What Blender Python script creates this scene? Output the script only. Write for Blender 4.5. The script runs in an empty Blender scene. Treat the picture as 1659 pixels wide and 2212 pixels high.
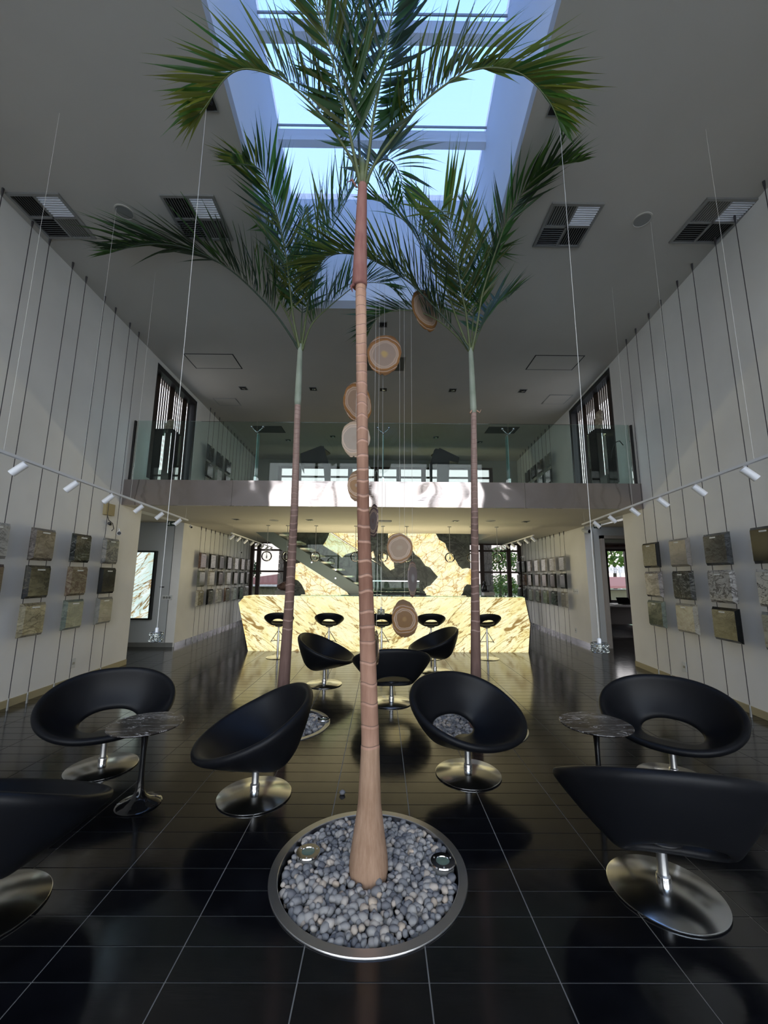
import bpy, bmesh, math, random
from mathutils import Vector, Matrix, Euler
random.seed(7)
C = bpy.context.scene.collection
SC = bpy.context.scene
PI = math.pi

# ------------------------------------------------------------------ camera
IW, IH, FPX = 1659.0, 2212.0, 859.0
EYE = Vector((0, 0, 1.52))
_p, _y, _r = 0.1600005, 0.00572177, 0.00686824
FW = Vector((math.sin(_y)*math.cos(_p), math.cos(_y)*math.cos(_p), math.sin(_p)))
_rt = Vector((math.cos(_y), -math.sin(_y), 0)); _up = _rt.cross(FW)
RT = _rt*math.cos(_r) + _up*math.sin(_r)
UP = -_rt*math.sin(_r) + _up*math.cos(_r)
cam_d = bpy.data.cameras.new('camera'); cam = bpy.data.objects.new('camera', cam_d); C.objects.link(cam)
M3 = Matrix((RT, UP, -FW)).transposed()
cam.matrix_world = Matrix.Translation(EYE) @ M3.to_4x4()
cam_d.sensor_fit = 'HORIZONTAL'; cam_d.sensor_width = 36.0; cam_d.lens = FPX/IW*36.0
cam_d.clip_start = 0.05; cam_d.clip_end = 400
SC.camera = cam

# ------------------------------------------------------------------ world
w = bpy.data.worlds.new('sky'); SC.world = w; w.use_nodes = True
nt = w.node_tree; nt.nodes.clear()
tc = nt.nodes.new('ShaderNodeTexCoord'); sx = nt.nodes.new('ShaderNodeSeparateXYZ')
rp = nt.nodes.new('ShaderNodeValToRGB'); bg = nt.nodes.new('ShaderNodeBackground'); ow = nt.nodes.new('ShaderNodeOutputWorld')
cr = rp.color_ramp
cr.elements[0].position = 0.0; cr.elements[0].color = (0.84, 0.81, 0.79, 1)
cr.elements[1].position = 0.9; cr.elements[1].color = (0.40, 0.66, 1.10, 1)
e = cr.elements.new(0.35); e.color = (0.80, 0.82, 0.88, 1)
nt.links.new(tc.outputs['Generated'], sx.inputs[0]); nt.links.new(sx.outputs['Z'], rp.inputs[0])
nt.links.new(rp.outputs[0], bg.inputs[0]); bg.inputs[1].default_value = 3.6
nt.links.new(bg.outputs[0], ow.inputs[0])

def area(name, loc, size, rot, power, col=(1, 1, 1), portal=False):
    l = bpy.data.lights.new(name, 'AREA'); l.shape = 'RECTANGLE'; l.size, l.size_y = size; l.energy = power; l.color = col
    o = bpy.data.objects.new(name, l); C.objects.link(o); o.location = loc; o.rotation_euler = rot
    if portal: l.cycles.is_portal = True
    return o
area('portal_roof', (0, 3.2, 7.75), (3.4, 5.6), (0, 0, 0), 1, portal=True)
area('portal_front', (0, -0.95, 2.85), (8.6, 5.7), (PI/2, 0, 0), 1, portal=True)
area('portal_rear', (0, 14.35, 2.9), (9.4, 5.7), (-PI/2, 0, 0), 1, portal=True)

vs = SC.view_settings
vs.view_transform = 'Standard'; vs.look = 'None'; vs.gamma = 1; vs.use_curve_mapping = False
vs.exposure = 0.52
SC.display_settings.display_device = 'sRGB'
SC.cycles.use_denoising = True
SC.cycles.max_bounces = 10; SC.cycles.diffuse_bounces = 5; SC.cycles.glossy_bounces = 4
SC.cycles.transparent_max_bounces = 16; SC.cycles.transmission_bounces = 6
SC.cycles.sample_clamp_indirect = 6

# ------------------------------------------------------------------ helpers
def ray(px, py):
    d = FW*FPX + RT*(px-IW/2) + UP*(IH/2-py); return d/d.y
def at(px, py, Y):
    """point of the photograph's pixel at depth Y (metres in front of the eye)"""
    return EYE + ray(px, py)*Y
def flo(px, py, z=0.0):
    d = ray(px, py); return EYE + d*((z-EYE.z)/d.z)
def LX(y): return -4.30-.029*(y-4.826)
def RX(y): return 4.22+.0965*(y-4.604) if y <= 9.05 else 4.649+.05*(y-9.05)
CZ, LZ, MZ = 5.68, 2.67, 3.09      # main ceiling, lower ceiling, mezzanine floor
FY, REAR = 6.57, 14.0

def lin(c):
    f = lambda v: v/12.92 if v <= .04045 else ((v+.055)/1.055)**2.4
    return tuple(f(v/255.0) for v in c)+(1,)

def tag(o, label=None, cat=None, group=None, kind=None):
    if label: o['label'] = label
    if cat: o['category'] = cat
    if group: o['group'] = group
    if kind: o['kind'] = kind
    return o
def thing(name, loc, label, cat, group=None):
    o = bpy.data.objects.new(name, None); C.objects.link(o); o.location = loc; o.empty_display_size = .1
    return tag(o, label, cat, group)
def offs(p):
    v = Vector((0, 0, 0))
    while p is not None:
        v += p.location; p = p.parent
    return v

class MB:
    def __init__(s): s.v = []; s.f = []; s.m = []; s.mi = 0
    def add(s, vs_, fs):
        n = len(s.v); s.v += [tuple(q) for q in vs_]; s.f += [tuple(i+n for i in f) for f in fs]; s.m += [s.mi]*len(fs); return s
    def box(s, a, b):
        x0, y0, z0 = a; x1, y1, z1 = b
        return s.add([(x0,y0,z0),(x1,y0,z0),(x1,y1,z0),(x0,y1,z0),(x0,y0,z1),(x1,y0,z1),(x1,y1,z1),(x0,y1,z1)],
                     [(0,3,2,1),(4,5,6,7),(0,1,5,4),(1,2,6,5),(2,3,7,6),(3,0,4,7)])
    def obox(s, M, a, b):
        t = MB().box(a, b); return s.add([M @ Vector(q) for q in t.v], t.f)
    def prism(s, poly, ext):
        n = len(poly); ext = Vector(ext); P = [Vector(q) for q in poly]
        return s.add(P+[q+ext for q in P], [tuple(range(n))[::-1], tuple(range(n, 2*n))]+[(i, (i+1) % n, n+(i+1) % n, n+i) for i in range(n)])
    def tube(s, pts, rad, n=8, caps=True, closed=False):
        pts = [Vector(p) for p in pts]; m = len(pts)
        if not hasattr(rad, '__len__'): rad = [rad]*m
        ref = None; rings = []
        for i, p in enumerate(pts):
            if closed: t = pts[(i+1) % m]-pts[i-1]
            else: t = pts[min(i+1, m-1)]-pts[max(i-1, 0)]
            t.normalize()
            if ref is None:
                ref = Vector((0, 0, 1)) if abs(t.z) < .9 else Vector((1, 0, 0))
            u = (ref-t*ref.dot(t)).normalized(); ref = u; v = t.cross(u)
            rings.append([p+(u*math.cos(2*PI*k/n)+v*math.sin(2*PI*k/n))*rad[i] for k in range(n)])
        V = [q for r in rings for q in r]; F = []
        for i in range(m if closed else m-1):
            j = (i+1) % m
            for k in range(n): F.append((i*n+k, i*n+(k+1) % n, j*n+(k+1) % n, j*n+k))
        if caps and not closed: F += [tuple(range(n))[::-1], tuple(range((m-1)*n, m*n))]
        return s.add(V, F)
    def lathe(s, prof, c=(0, 0, 0), n=32, axis=None):
        V = []; F = []; c = Vector(c); m = len(prof)
        for r, z in prof:
            for k in range(n):
                q = Vector((r*math.cos(2*PI*k/n), r*math.sin(2*PI*k/n), z))
                if axis is not None: q = axis @ q
                V.append(c+q)
        for i in range(m-1):
            for k in range(n): F.append((i*n+k, i*n+(k+1) % n, (i+1)*n+(k+1) % n, (i+1)*n+k))
        if prof[0][0] > 1e-6: F.append(tuple(range(n))[::-1])
        if prof[-1][0] > 1e-6: F.append(tuple(range((m-1)*n, m*n)))
        return s.add(V, F)
    def build(s, name, mats, parent=None, smooth=False, kind=None, mesh_only=False):
        o0 = offs(parent)
        me = bpy.data.meshes.new(name); me.from_pydata([tuple(Vector(v)-o0) for v in s.v], [], s.f)
        if not isinstance(mats, (list, tuple)): mats = [mats]
        for m in mats: me.materials.append(m)
        if len(mats) > 1: me.polygons.foreach_set('material_index', s.m)
        if smooth: me.polygons.foreach_set('use_smooth', [True]*len(me.polygons))
        me.update()
        if mesh_only: return me
        o = bpy.data.objects.new(name, me); C.objects.link(o)
        if parent is not None: o.parent = parent
        if kind: o['kind'] = kind
        return o
def structure(name, mb, mats, smooth=False): return mb.build(name, mats, smooth=smooth, kind='structure')
def sharp(o, ang=35):
    bm = bmesh.new(); bm.from_mesh(o.data); bmesh.ops.remove_doubles(bm, verts=bm.verts, dist=1e-6)
    bmesh.ops.recalc_face_normals(bm, faces=bm.faces)
    for e in bm.edges:
        e.smooth = not (len(e.link_faces) != 2 or e.calc_face_angle(0) > math.radians(ang))
    for f in bm.faces: f.smooth = True
    bm.to_mesh(o.data); bm.free(); return o
def fixn(o):
    bm = bmesh.new(); bm.from_mesh(o.data); bmesh.ops.recalc_face_normals(bm, faces=bm.faces); bm.to_mesh(o.data); bm.free(); return o
def copy_tree(o, parent=None):
    c = o.copy(); C.objects.link(c); c.parent = parent
    for ch in list(o.children): copy_tree(ch, c)
    return c
def wobj(mesh, name, parent=None, mat=None):
    o = bpy.data.objects.new(name, mesh); C.objects.link(o)
    if parent is not None: o.parent = parent
    return o

# ------------------------------------------------------------------ materials
def mat(name, col=(.5, .5, .5, 1), rough=.5, metal=0, spec=.5, emit=None, es=1.0, coat=0):
    m = bpy.data.materials.new(name); m.use_nodes = True; b = m.node_tree.nodes['Principled BSDF']
    b.inputs['Base Color'].default_value = col; b.inputs['Roughness'].default_value = rough
    b.inputs['Metallic'].default_value = metal; b.inputs['Specular IOR Level'].default_value = spec
    if coat: b.inputs['Coat Weight'].default_value = coat; b.inputs['Coat Roughness'].default_value = .08
    if emit: b.inputs['Emission Color'].default_value = emit; b.inputs['Emission Strength'].default_value = es
    m.diffuse_color = col
    return m
def N(m, t, **k):
    n = m.node_tree.nodes.new('ShaderNode'+t)
    for a, v in k.items(): setattr(n, a, v)
    return n
def lk(m, a, b): m.node_tree.links.new(a, b)
def B(m): return m.node_tree.nodes['Principled BSDF']
def ramp(m, stops, fac):
    r = N(m, 'ValToRGB'); el = r.color_ramp.elements
    el[0].position, el[0].color = stops[0]; el[1].position, el[1].color = stops[-1]
    for p, c in stops[1:-1]: x = el.new(p); x.color = c
    lk(m, fac, r.inputs[0]); return r.outputs[0]
def noise(m, vec, sc, det=3, rough=.5, dist=0):
    n = N(m, 'TexNoise'); n.inputs['Scale'].default_value = sc; n.inputs['Detail'].default_value = det
    n.inputs['Roughness'].default_value = rough; n.inputs['Distortion'].default_value = dist
    if vec is not None: lk(m, vec, n.inputs['Vector'])
    return n
def coords(m, kind='Object', scale=(1, 1, 1), rot=(0, 0, 0), loc=(0, 0, 0)):
    t = N(m, 'TexCoord'); mp = N(m, 'Mapping'); lk(m, t.outputs[kind], mp.inputs[0])
    mp.inputs['Scale'].default_value = scale; mp.inputs['Rotation'].default_value = rot; mp.inputs['Location'].default_value = loc
    return mp.outputs[0]
def bump(m, h, strength=.2, dist=.01):
    b = N(m, 'Bump'); b.inputs['Strength'].default_value = strength; b.inputs['Distance'].default_value = dist
    lk(m, h, b.inputs['Height']); lk(m, b.outputs[0], B(m).inputs['Normal'])

def plaster(name, col, mott=.06, rough=.75):
    m = mat(name, col, rough, spec=.2); v = coords(m)
    n = noise(m, v, 1.3, 4); a = tuple(c*(1-mott) for c in col[:3])+(1,); b = tuple(min(1, c*(1+mott)) for c in col[:3])+(1,)
    lk(m, ramp(m, [(.3, a), (.7, b)], n.outputs[0]), B(m).inputs['Base Color'])
    f = noise(m, v, 120, 2); bump(m, f.outputs[0], .06, .002); return m
M_wall = plaster('white_plaster', (.80, .785, .76, 1))
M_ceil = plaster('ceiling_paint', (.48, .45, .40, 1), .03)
M_shaft = plaster('shaft_paint', (.93, .95, .98, 1), .01)
M_grey = plaster('grey_plaster', (.52, .54, .55, 1), .03)
M_grout = mat('grout', lin((150, 146, 138)), .85, spec=.1)

def tile_mat():
    m = mat('black_floor_tile', (.006, .006, .008, 1), .12, spec=.5); v = coords(m); B(m).inputs['IOR'].default_value = 1.75
    g = N(m, 'ObjectInfo')
    n = noise(m, coords(m), 6, 5)
    lk(m, ramp(m, [(.3, (.0030, .0032, .0045, 1)), (.7, (.0075, .0078, .0100, 1))], n.outputs[0]), B(m).inputs['Base Color'])
    n2 = noise(m, coords(m), 14, 4)
    lk(m, ramp(m, [(.3, (.11, .11, .11, 1)), (.75, (.17, .17, .17, 1))], n2.outputs[0]), B(m).inputs['Roughness'])
    n3 = noise(m, coords(m, scale=(1, 6, 1)), 9, 2); bump(m, n3.outputs[0], .05, .002)
    return m
M_tile = tile_mat()

def steel(name, col=(.62, .62, .62, 1), rough=.2, brushed=False):
    m = mat(name, col, rough, 1)
    if brushed:
        n = noise(m, coords(m, scale=(1, 1, 40)), 8, 3); bump(m, n.outputs[0], .05, .002)
    return m
M_steel = steel('brushed_steel', (.70, .70, .71, 1), .32, True)
M_polish = steel('polished_steel', (.62, .62, .60, 1), .2)
M_chrome = steel('chrome', (.75, .75, .77, 1), .12)
M_cable = mat('steel_cable', (.06, .055, .06, 1), .5, .3)
M_white = mat('white_metal', (.80, .80, .82, 1), .4)
M_wire = mat('clear_thread', (.62, .60, .55, 1), .4)
M_black = mat('black_paint', (.010, .010, .012, 1), .4)
M_dark = mat('dark_recess', (.012, .012, .013, 1), .7)
M_bronze = mat('bronze_frame', lin((52, 36, 30)), .45, spec=.4)
M_alu = mat('grey_aluminium', (.30, .30, .29, 1), .45, .5)
M_plastic = mat('white_plastic', (.62, .63, .62, 1), .4)
M_conc = plaster('pale_stone_plinth', (.50, .48, .44, 1), .12)

def wavy_steel():
    m = mat('wavy_mirror_steel', (.40, .355, .345, 1), .06, 1)
    v = coords(m, scale=(1.5, 1, 1.9)); n = noise(m, v, 1.25, .6, .3, .5)
    n2 = noise(m, coords(m, scale=(.5, 1, 26)), 5, 3)
    b = N(m, 'Bump'); b.inputs['Strength'].default_value = 1.0; b.inputs['Distance'].default_value = .034; lk(m, n.outputs[0], b.inputs['Height'])
    b2 = N(m, 'Bump'); b2.inputs['Strength'].default_value = .12; b2.inputs['Distance'].default_value = .004; lk(m, n2.outputs[0], b2.inputs['Height']); lk(m, b.outputs[0], b2.inputs['Normal'])
    lk(m, b2.outputs[0], B(m).inputs['Normal']); return m
M_wavy = wavy_steel()

def glass(name, tint=(.9, .96, .94, 1), ior=1.5, gl=1.0, rough=.0):
    m = bpy.data.materials.new(name); m.use_nodes = True; t = m.node_tree; t.nodes.clear()
    tr = N(m, 'BsdfTransparent'); tr.inputs[0].default_value = tint
    g = N(m, 'BsdfGlossy'); g.inputs['Roughness'].default_value = rough; g.inputs['Color'].default_value = (gl, gl, gl, 1)
    fr = N(m, 'Fresnel'); fr.inputs[0].default_value = ior
    geo = N(m, 'NewGeometry'); fb = N(m, 'MixRGB'); fb.blend_type = 'MULTIPLY'
    mx = N(m, 'MixShader'); o = N(m, 'OutputMaterial')
    lk(m, fr.outputs[0], mx.inputs[0]); lk(m, tr.outputs[0], mx.inputs[1]); lk(m, g.outputs[0], mx.inputs[2]); lk(m, mx.outputs[0], o.inputs[0])
    m.node_tree.nodes.remove(fb); m.node_tree.nodes.remove(geo)
    return m
M_glass = glass('window_glass', (.93, .95, .95, 1), 1.45)
M_rail = glass('green_rail_glass', (.84, .92, .90, 1), 1.33)
M_sky = glass('blue_roof_glass', (.50, .54, .635, 1), 1.35)
M_solar = glass('solar_glass', (.52, .51, .505, 1), 1.4)
M_office = glass('office_glass', (.70, .69, .68, 1), 1.4)
M_globe = glass('globe_glass', (.97, .98, .97, 1), 1.28)
M_cryst = glass('crystal', (.90, .93, .90, 1), 1.9, rough=.05)

def leather():
    m = mat('black_leather', (.0065, .007, .009, 1), .44, spec=.22)
    n = noise(m, coords(m), 260, 2); bump(m, n.outputs[0], .12, .0015)
    B(m).inputs['Sheen Weight'].default_value = .0
    return m
M_leather = leather()

def onyx(name, scale, strength, mirror, warm, dirv=-.75, c=.02):
    """back-lit onyx: cream to amber with brown veins, two slabs book-matched about x=c"""
    m = mat(name, (.3, .25, .1, 1), .18, spec=.5)
    t = N(m, 'TexCoord'); s = N(m, 'SeparateXYZ'); lk(m, t.outputs['Object'], s.inputs[0])
    a = N(m, 'Math', operation='SUBTRACT'); a.inputs[1].default_value = c; lk(m, s.outputs[0], a.inputs[0])
    b = N(m, 'Math', operation='ABSOLUTE'); lk(m, a.outputs[0], b.inputs[0])
    cb = N(m, 'CombineXYZ'); lk(m, (b if mirror else a).outputs[0], cb.inputs[0]); lk(m, s.outputs[2], cb.inputs[2]); 
    def mp(rot, sc, loc=(0, 0, 0)):
        q = N(m, 'Mapping'); q.inputs['Rotation'].default_value = (0, rot, 0); q.inputs['Scale'].default_value = sc; q.inputs['Location'].default_value = loc
        r = N(m, 'Mapping'); r.inputs['Rotation'].default_value = (0, rot, 0); lk(m, cb.outputs[0], r.inputs[0])
        r2 = N(m, 'Mapping'); r2.inputs['Scale'].default_value = sc; r2.inputs['Location'].default_value = loc; lk(m, r.outputs[0], r2.inputs[0])
        m.node_tree.nodes.remove(q); return r2.outputs[0]
    def vein(rot, sc, scl, wdt, dist, loc=(0, 0, 0)):
        vv = mp(rot, sc, loc); n = noise(m, vv, scl*1.1, 3, .55)
        mixv = N(m, 'MixRGB'); mixv.blend_type = 'ADD'; mixv.inputs[0].default_value = dist
        lk(m, vv, mixv.inputs[1]); lk(m, n.outputs['Color'], mixv.inputs[2])
        vo = N(m, 'TexVoronoi', feature='DISTANCE_TO_EDGE'); vo.inputs['Scale'].default_value = scl; lk(m, mixv.outputs[0], vo.inputs['Vector'])
        return ramp(m, [(0, (1, 1, 1, 1)), (wdt*.35, (.75, .75, .75, 1)), (wdt, (0, 0, 0, 1))], vo.outputs[0])
    base = noise(m, mp(dirv, (1, 1, 2.0)), 1.6*scale, 5, .62, .8)
    col = ramp(m, [(.25, (.72, .62, .26, 1)), (.42, (.88, .79, .40, 1)), (.58, (.97, .90, .57, 1)), (.8, (.80, .78, .46, 1))] if not warm else
               [(.25, (.88, .50, .08, 1)), (.38, (.95, .80, .36, 1)), (.55, (.98, .93, .64, 1)), (.75, (.70, .78, .48, 1))], base.outputs[0])
    def dark(colsock, v, c2, k=1.0):
        x = N(m, 'MixRGB'); q = N(m, 'Math', operation='MULTIPLY'); q.inputs[1].default_value = k; lk(m, v, q.inputs[0])
        lk(m, q.outputs[0], x.inputs[0]); lk(m, colsock, x.inputs[1]); x.inputs[2].default_value = c2; return x.outputs[0]
    def iso(rot, sc, scl, wdt, dist, loc, det=3):
        n = noise(m, mp(rot, sc, loc), scl, det, .55, dist)
        return ramp(m, [(.5-wdt, (0, 0, 0, 1)), (.5-wdt*.25, (1, 1, 1, 1)), (.5+wdt*.25, (1, 1, 1, 1)), (.5+wdt, (0, 0, 0, 1))], n.outputs[0])
    if not warm:
        col = dark(col, iso(dirv, (.45, 1, 3.6), 5.0*scale, .022, .5, (0, 0, 0), 5), (.60, .48, .17, 1), .65)
        col = dark(col, iso(dirv-.25, (.5, 1, 2.8), 2.4*scale, .019, .6, (4, 0, 2), 4), (.44, .28, .06, 1), .85)
        col = dark(col, iso(dirv-.05, (.45, 1, 1.5), 1.35*scale, .017, .9, (3, 0, 1.3), 4), (.22, .11, .012, 1), .95)
    else:
        col = dark(col, iso(dirv, (.6, 1, 2.0), 5.0*scale, .03, .5, (0, 0, 0), 5), (.62, .46, .12, 1), .6)
        col = dark(col, vein(dirv, (1, 1, 2.0), 1.3*scale, .030, .6), (.40, .22, .03, 1), .85)
    if warm: col = dark(col, vein(.6, (1, 1, 1.3), 2.0*scale, .04, .6, (1, 0, 5)), (.42, .19, .02, 1), .8)
    b_ = B(m); lk(m, col, b_.inputs['Emission Color']); b_.inputs['Emission Strength'].default_value = strength
    b_.inputs['Base Color'].default_value = (.25, .2, .09, 1)
    return m
M_onyx = onyx('backlit_onyx_counter', 1.0, .78, True, False, .70)
M_onyxw = onyx('backlit_onyx_wall', 1.1, .78, True, True, .7)
M_onyxb = onyx('backlit_pale_onyx', .9, .72, False, False, .8)
# the light box stone is cool white
for n_ in M_onyxb.node_tree.nodes:
    if n_.type == 'VALTORGB' and len(n_.color_ramp.elements) == 4 and n_.color_ramp.elements[0].color[0] > .5:
        for e_, c_ in zip(n_.color_ramp.elements, [(.45, .62, .58, 1), (.66, .86, .84, 1), (.86, .98, .98, 1), (.70, .86, .80, 1)]): e_.color = c_
    if n_.type == 'MIX_RGB' and n_.blend_type == 'MIX' and n_.inputs[2].default_value[0] > .5: n_.inputs[2].default_value = (.50, .60, .50, 1)

def stone(name, c1, c2, c3, sc=6, rough=.22, stretch=(1, 1, 1), veins=True, vw=.05, rot=(.4, .5, .2), dist=.4):
    m = mat(name, c1, rough, spec=.5); v = coords(m, scale=stretch, rot=rot, loc=(random.random()*9, random.random()*9, 0))
    n = noise(m, v, sc*.55, 5, .55, 1.0); col = ramp(m, [(.34, c1), (.64, c2)], n.outputs[0])
    for k, (f, w_, a_) in enumerate(((.8, vw*.45, .85), (1.7, vw*.35, .5))):
        n2 = noise(m, coords(m, scale=stretch, rot=rot, loc=(random.random()*9, 3*k+random.random()*9, 0)), sc*f*.6, 4, .6, 1.3)
        fac = ramp(m, [(.5-w_, (0, 0, 0, 1)), (.5-w_*.2, (a_, a_, a_, 1)), (.5+w_*.2, (a_, a_, a_, 1)), (.5+w_, (0, 0, 0, 1))], n2.outputs[0])
        x = N(m, 'MixRGB'); lk(m, fac, x.inputs[0]); lk(m, col, x.inputs[1]); x.inputs[2].default_value = c3; col = x.outputs[0]
    lk(m, col, B(m).inputs['Base Color']); return m
M_marble = stone('black_marble', (.012, .010, .010, 1), (.05, .04, .038, 1), (.55, .52, .50, 1), 7, .12, (.6, 2.6, 1), vw=.028, rot=(0, 0, .5))
M_dstone = stone('dark_grey_stone', (.040, .048, .042, 1), (.13, .145, .125, 1), (.018, .02, .018, 1), 3, .4, vw=.10)
M_rock = stone('pillar_stone', (.28, .25, .21, 1), (.42, .38, .33, 1), (.20, .18, .15, 1), 14, .8, vw=.09)

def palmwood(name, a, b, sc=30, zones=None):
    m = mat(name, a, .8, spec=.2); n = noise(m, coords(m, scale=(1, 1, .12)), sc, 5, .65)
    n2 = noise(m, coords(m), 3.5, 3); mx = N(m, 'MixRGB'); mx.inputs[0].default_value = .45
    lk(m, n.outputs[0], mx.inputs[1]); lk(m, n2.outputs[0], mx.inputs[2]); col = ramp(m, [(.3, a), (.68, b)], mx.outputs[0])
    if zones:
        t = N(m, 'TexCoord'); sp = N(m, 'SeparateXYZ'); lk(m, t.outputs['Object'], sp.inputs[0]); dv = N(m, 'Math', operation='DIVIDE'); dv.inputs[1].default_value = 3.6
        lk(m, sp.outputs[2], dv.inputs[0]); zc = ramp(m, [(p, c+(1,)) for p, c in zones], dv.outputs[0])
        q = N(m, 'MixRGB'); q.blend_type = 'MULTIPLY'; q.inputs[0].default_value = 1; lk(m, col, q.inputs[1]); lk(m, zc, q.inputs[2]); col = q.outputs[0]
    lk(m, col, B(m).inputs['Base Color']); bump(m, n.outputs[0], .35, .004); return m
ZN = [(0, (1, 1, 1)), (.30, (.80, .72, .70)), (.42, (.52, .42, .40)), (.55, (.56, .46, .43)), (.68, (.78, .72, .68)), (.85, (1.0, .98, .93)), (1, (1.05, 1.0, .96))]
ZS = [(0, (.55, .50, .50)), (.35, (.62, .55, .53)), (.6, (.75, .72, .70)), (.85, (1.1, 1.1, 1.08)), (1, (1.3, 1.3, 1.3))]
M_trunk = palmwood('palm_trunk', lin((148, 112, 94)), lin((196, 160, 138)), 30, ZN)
M_trunkb = palmwood('palm_trunk_base', lin((140, 110, 88)), lin((184, 152, 128)), 60)
M_scar = palmwood('palm_leaf_scar', lin((150, 112, 94)), lin((196, 156, 134)))
M_groove = mat('palm_groove', lin((126, 98, 84)), .9)
M_trunkd = palmwood('palm_trunk_slim', lin((118, 96, 88)), lin((160, 136, 126)), 30, ZS)
M_scard = palmwood('palm_scar_slim', lin((124, 98, 90)), lin((166, 140, 130)))
M_shaftr = palmwood('red_crownshaft', lin((112, 66, 62)), lin((164, 122, 110)), 18)
M_shaftg = palmwood('green_crownshaft', lin((120, 130, 112)), lin((168, 172, 156)), 18)

def leafm(name, a, b, tr, island=False):
    m = mat(name, a, .38, spec=.5); b_ = B(m)
    if island: g = N(m, 'NewGeometry'); f = g.outputs['Random Per Island']
    else: g = N(m, 'ObjectInfo'); f = g.outputs['Random']
    col = ramp(m, [(0, a), (1, b)], f); n = noise(m, coords(m, scale=(1, 9, 9)), 3, 2)
    mx = N(m, 'MixRGB'); mx.blend_type = 'MULTIPLY'; mx.inputs[0].default_value = .35; lk(m, col, mx.inputs[1]); lk(m, n.outputs['Fac'], mx.inputs[2])
    lk(m, mx.outputs[0], b_.inputs['Base Color'])
    t = N(m, 'BsdfTranslucent'); t.inputs[0].default_value = tr; ms = N(m, 'MixShader'); ms.inputs[0].default_value = .42
    out = m.node_tree.nodes['Material Output']; lk(m, b_.outputs[0], ms.inputs[1]); lk(m, t.outputs[0], ms.inputs[2]); lk(m, ms.outputs[0], out.inputs[0])
    return m
LEAF = {}
for k_, a_, b2_, t_ in (('green', (.020, .060, .022, 1), (.045, .095, .030, 1), (.16, .36, .05, 1)),
                       ('olive', (.050, .060, .015, 1), (.095, .100, .030, 1), (.42, .46, .06, 1)),
                       ('dark', (.012, .032, .020, 1), (.030, .050, .026, 1), (.08, .16, .05, 1)),
                       ('teal', (.07, .13, .10, 1), (.16, .22, .18, 1), (.10, .18, .10, 1))):
    LEAF[k_] = (leafm('leaflet_'+k_, a_, b2_, t_), leafm('leaflets_'+k_, a_, b2_, t_, True))
M_rachis = mat('frond_rib', lin((92, 100, 62)), .5)
M_rachis2 = mat('frond_rib_dark', lin((46, 60, 44)), .5)

def pebm(name, island):
    m = mat(name, (.2, .2, .2, 1), .75, spec=.25)
    g = N(m, 'NewGeometry' if island else 'ObjectInfo'); f = g.outputs['Random Per Island' if island else 'Random']
    c = ramp(m, [(0, lin((112,  112,  116))), (.35, lin((142,  141,  142))), (.6, lin((164,  161,  158))), (.85, lin((184,  176,  168))), (1, lin((198,  180,  160)))], f)
    n = noise(m, coords(m), 70, 4, .6); mx = N(m, 'MixRGB'); mx.blend_type = 'OVERLAY'; mx.inputs[0].default_value = .8
    lk(m, c, mx.inputs[1]); lk(m, n.outputs[0], mx.inputs[2]); lk(m, mx.outputs[0], B(m).inputs['Base Color']); return m
M_peb, M_pebs = pebm('pebble', False), pebm('pebbles', True)
M_soil = mat('dark_gravel_bed', (.03, .028, .026, 1), .9)

def agate(name, rim, mid, core, sc=1.0, seed=0, line=(.60, .43, .31, 1)):
    m = mat(name, mid, .25, spec=.5); t = N(m, 'TexCoord')
    n = noise(m, t.outputs['Object'], 9, 2, .5); n.noise_dimensions = '4D'; n.inputs['W'].default_value = seed
    a = N(m, 'MixRGB'); a.blend_type = 'ADD'; a.inputs[0].default_value = .05; lk(m, t.outputs['Object'], a.inputs[1]); lk(m, n.outputs['Color'], a.inputs[2])
    s = N(m, 'VectorMath', operation='SUBTRACT'); lk(m, a.outputs[0], s.inputs[0]); s.inputs[1].default_value = (.025, .025, .025)
    ln = N(m, 'VectorMath', operation='LENGTH'); lk(m, s.outputs[0], ln.inputs[0])
    mm = N(m, 'Math', operation='MULTIPLY'); mm.inputs[1].default_value = 5.2*sc; lk(m, ln.outputs['Value'], mm.inputs[0])
    d = tuple(c*.55 for c in rim[:3])+(1,)
    col = ramp(m, [(0, core), (.10, core), (.22, mid), (.55, mid), (.60, line), (.63, mid), (.70, line), (.73, rim), (.80, rim), (.84, d), (.88, line), (.91, rim), (1, d)], mm.outputs[0])
    lk(m, col, B(m).inputs['Base Color'])
    tr = N(m, 'BsdfTranslucent'); lk(m, col, tr.inputs[0]); ms = N(m, 'MixShader'); ms.inputs[0].default_value = .35
    lk(m, B(m).outputs[0], ms.inputs[1]); lk(m, tr.outputs[0], ms.inputs[2]); lk(m, ms.outputs[0], m.node_tree.nodes['Material Output'].inputs[0])
    return m

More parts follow.
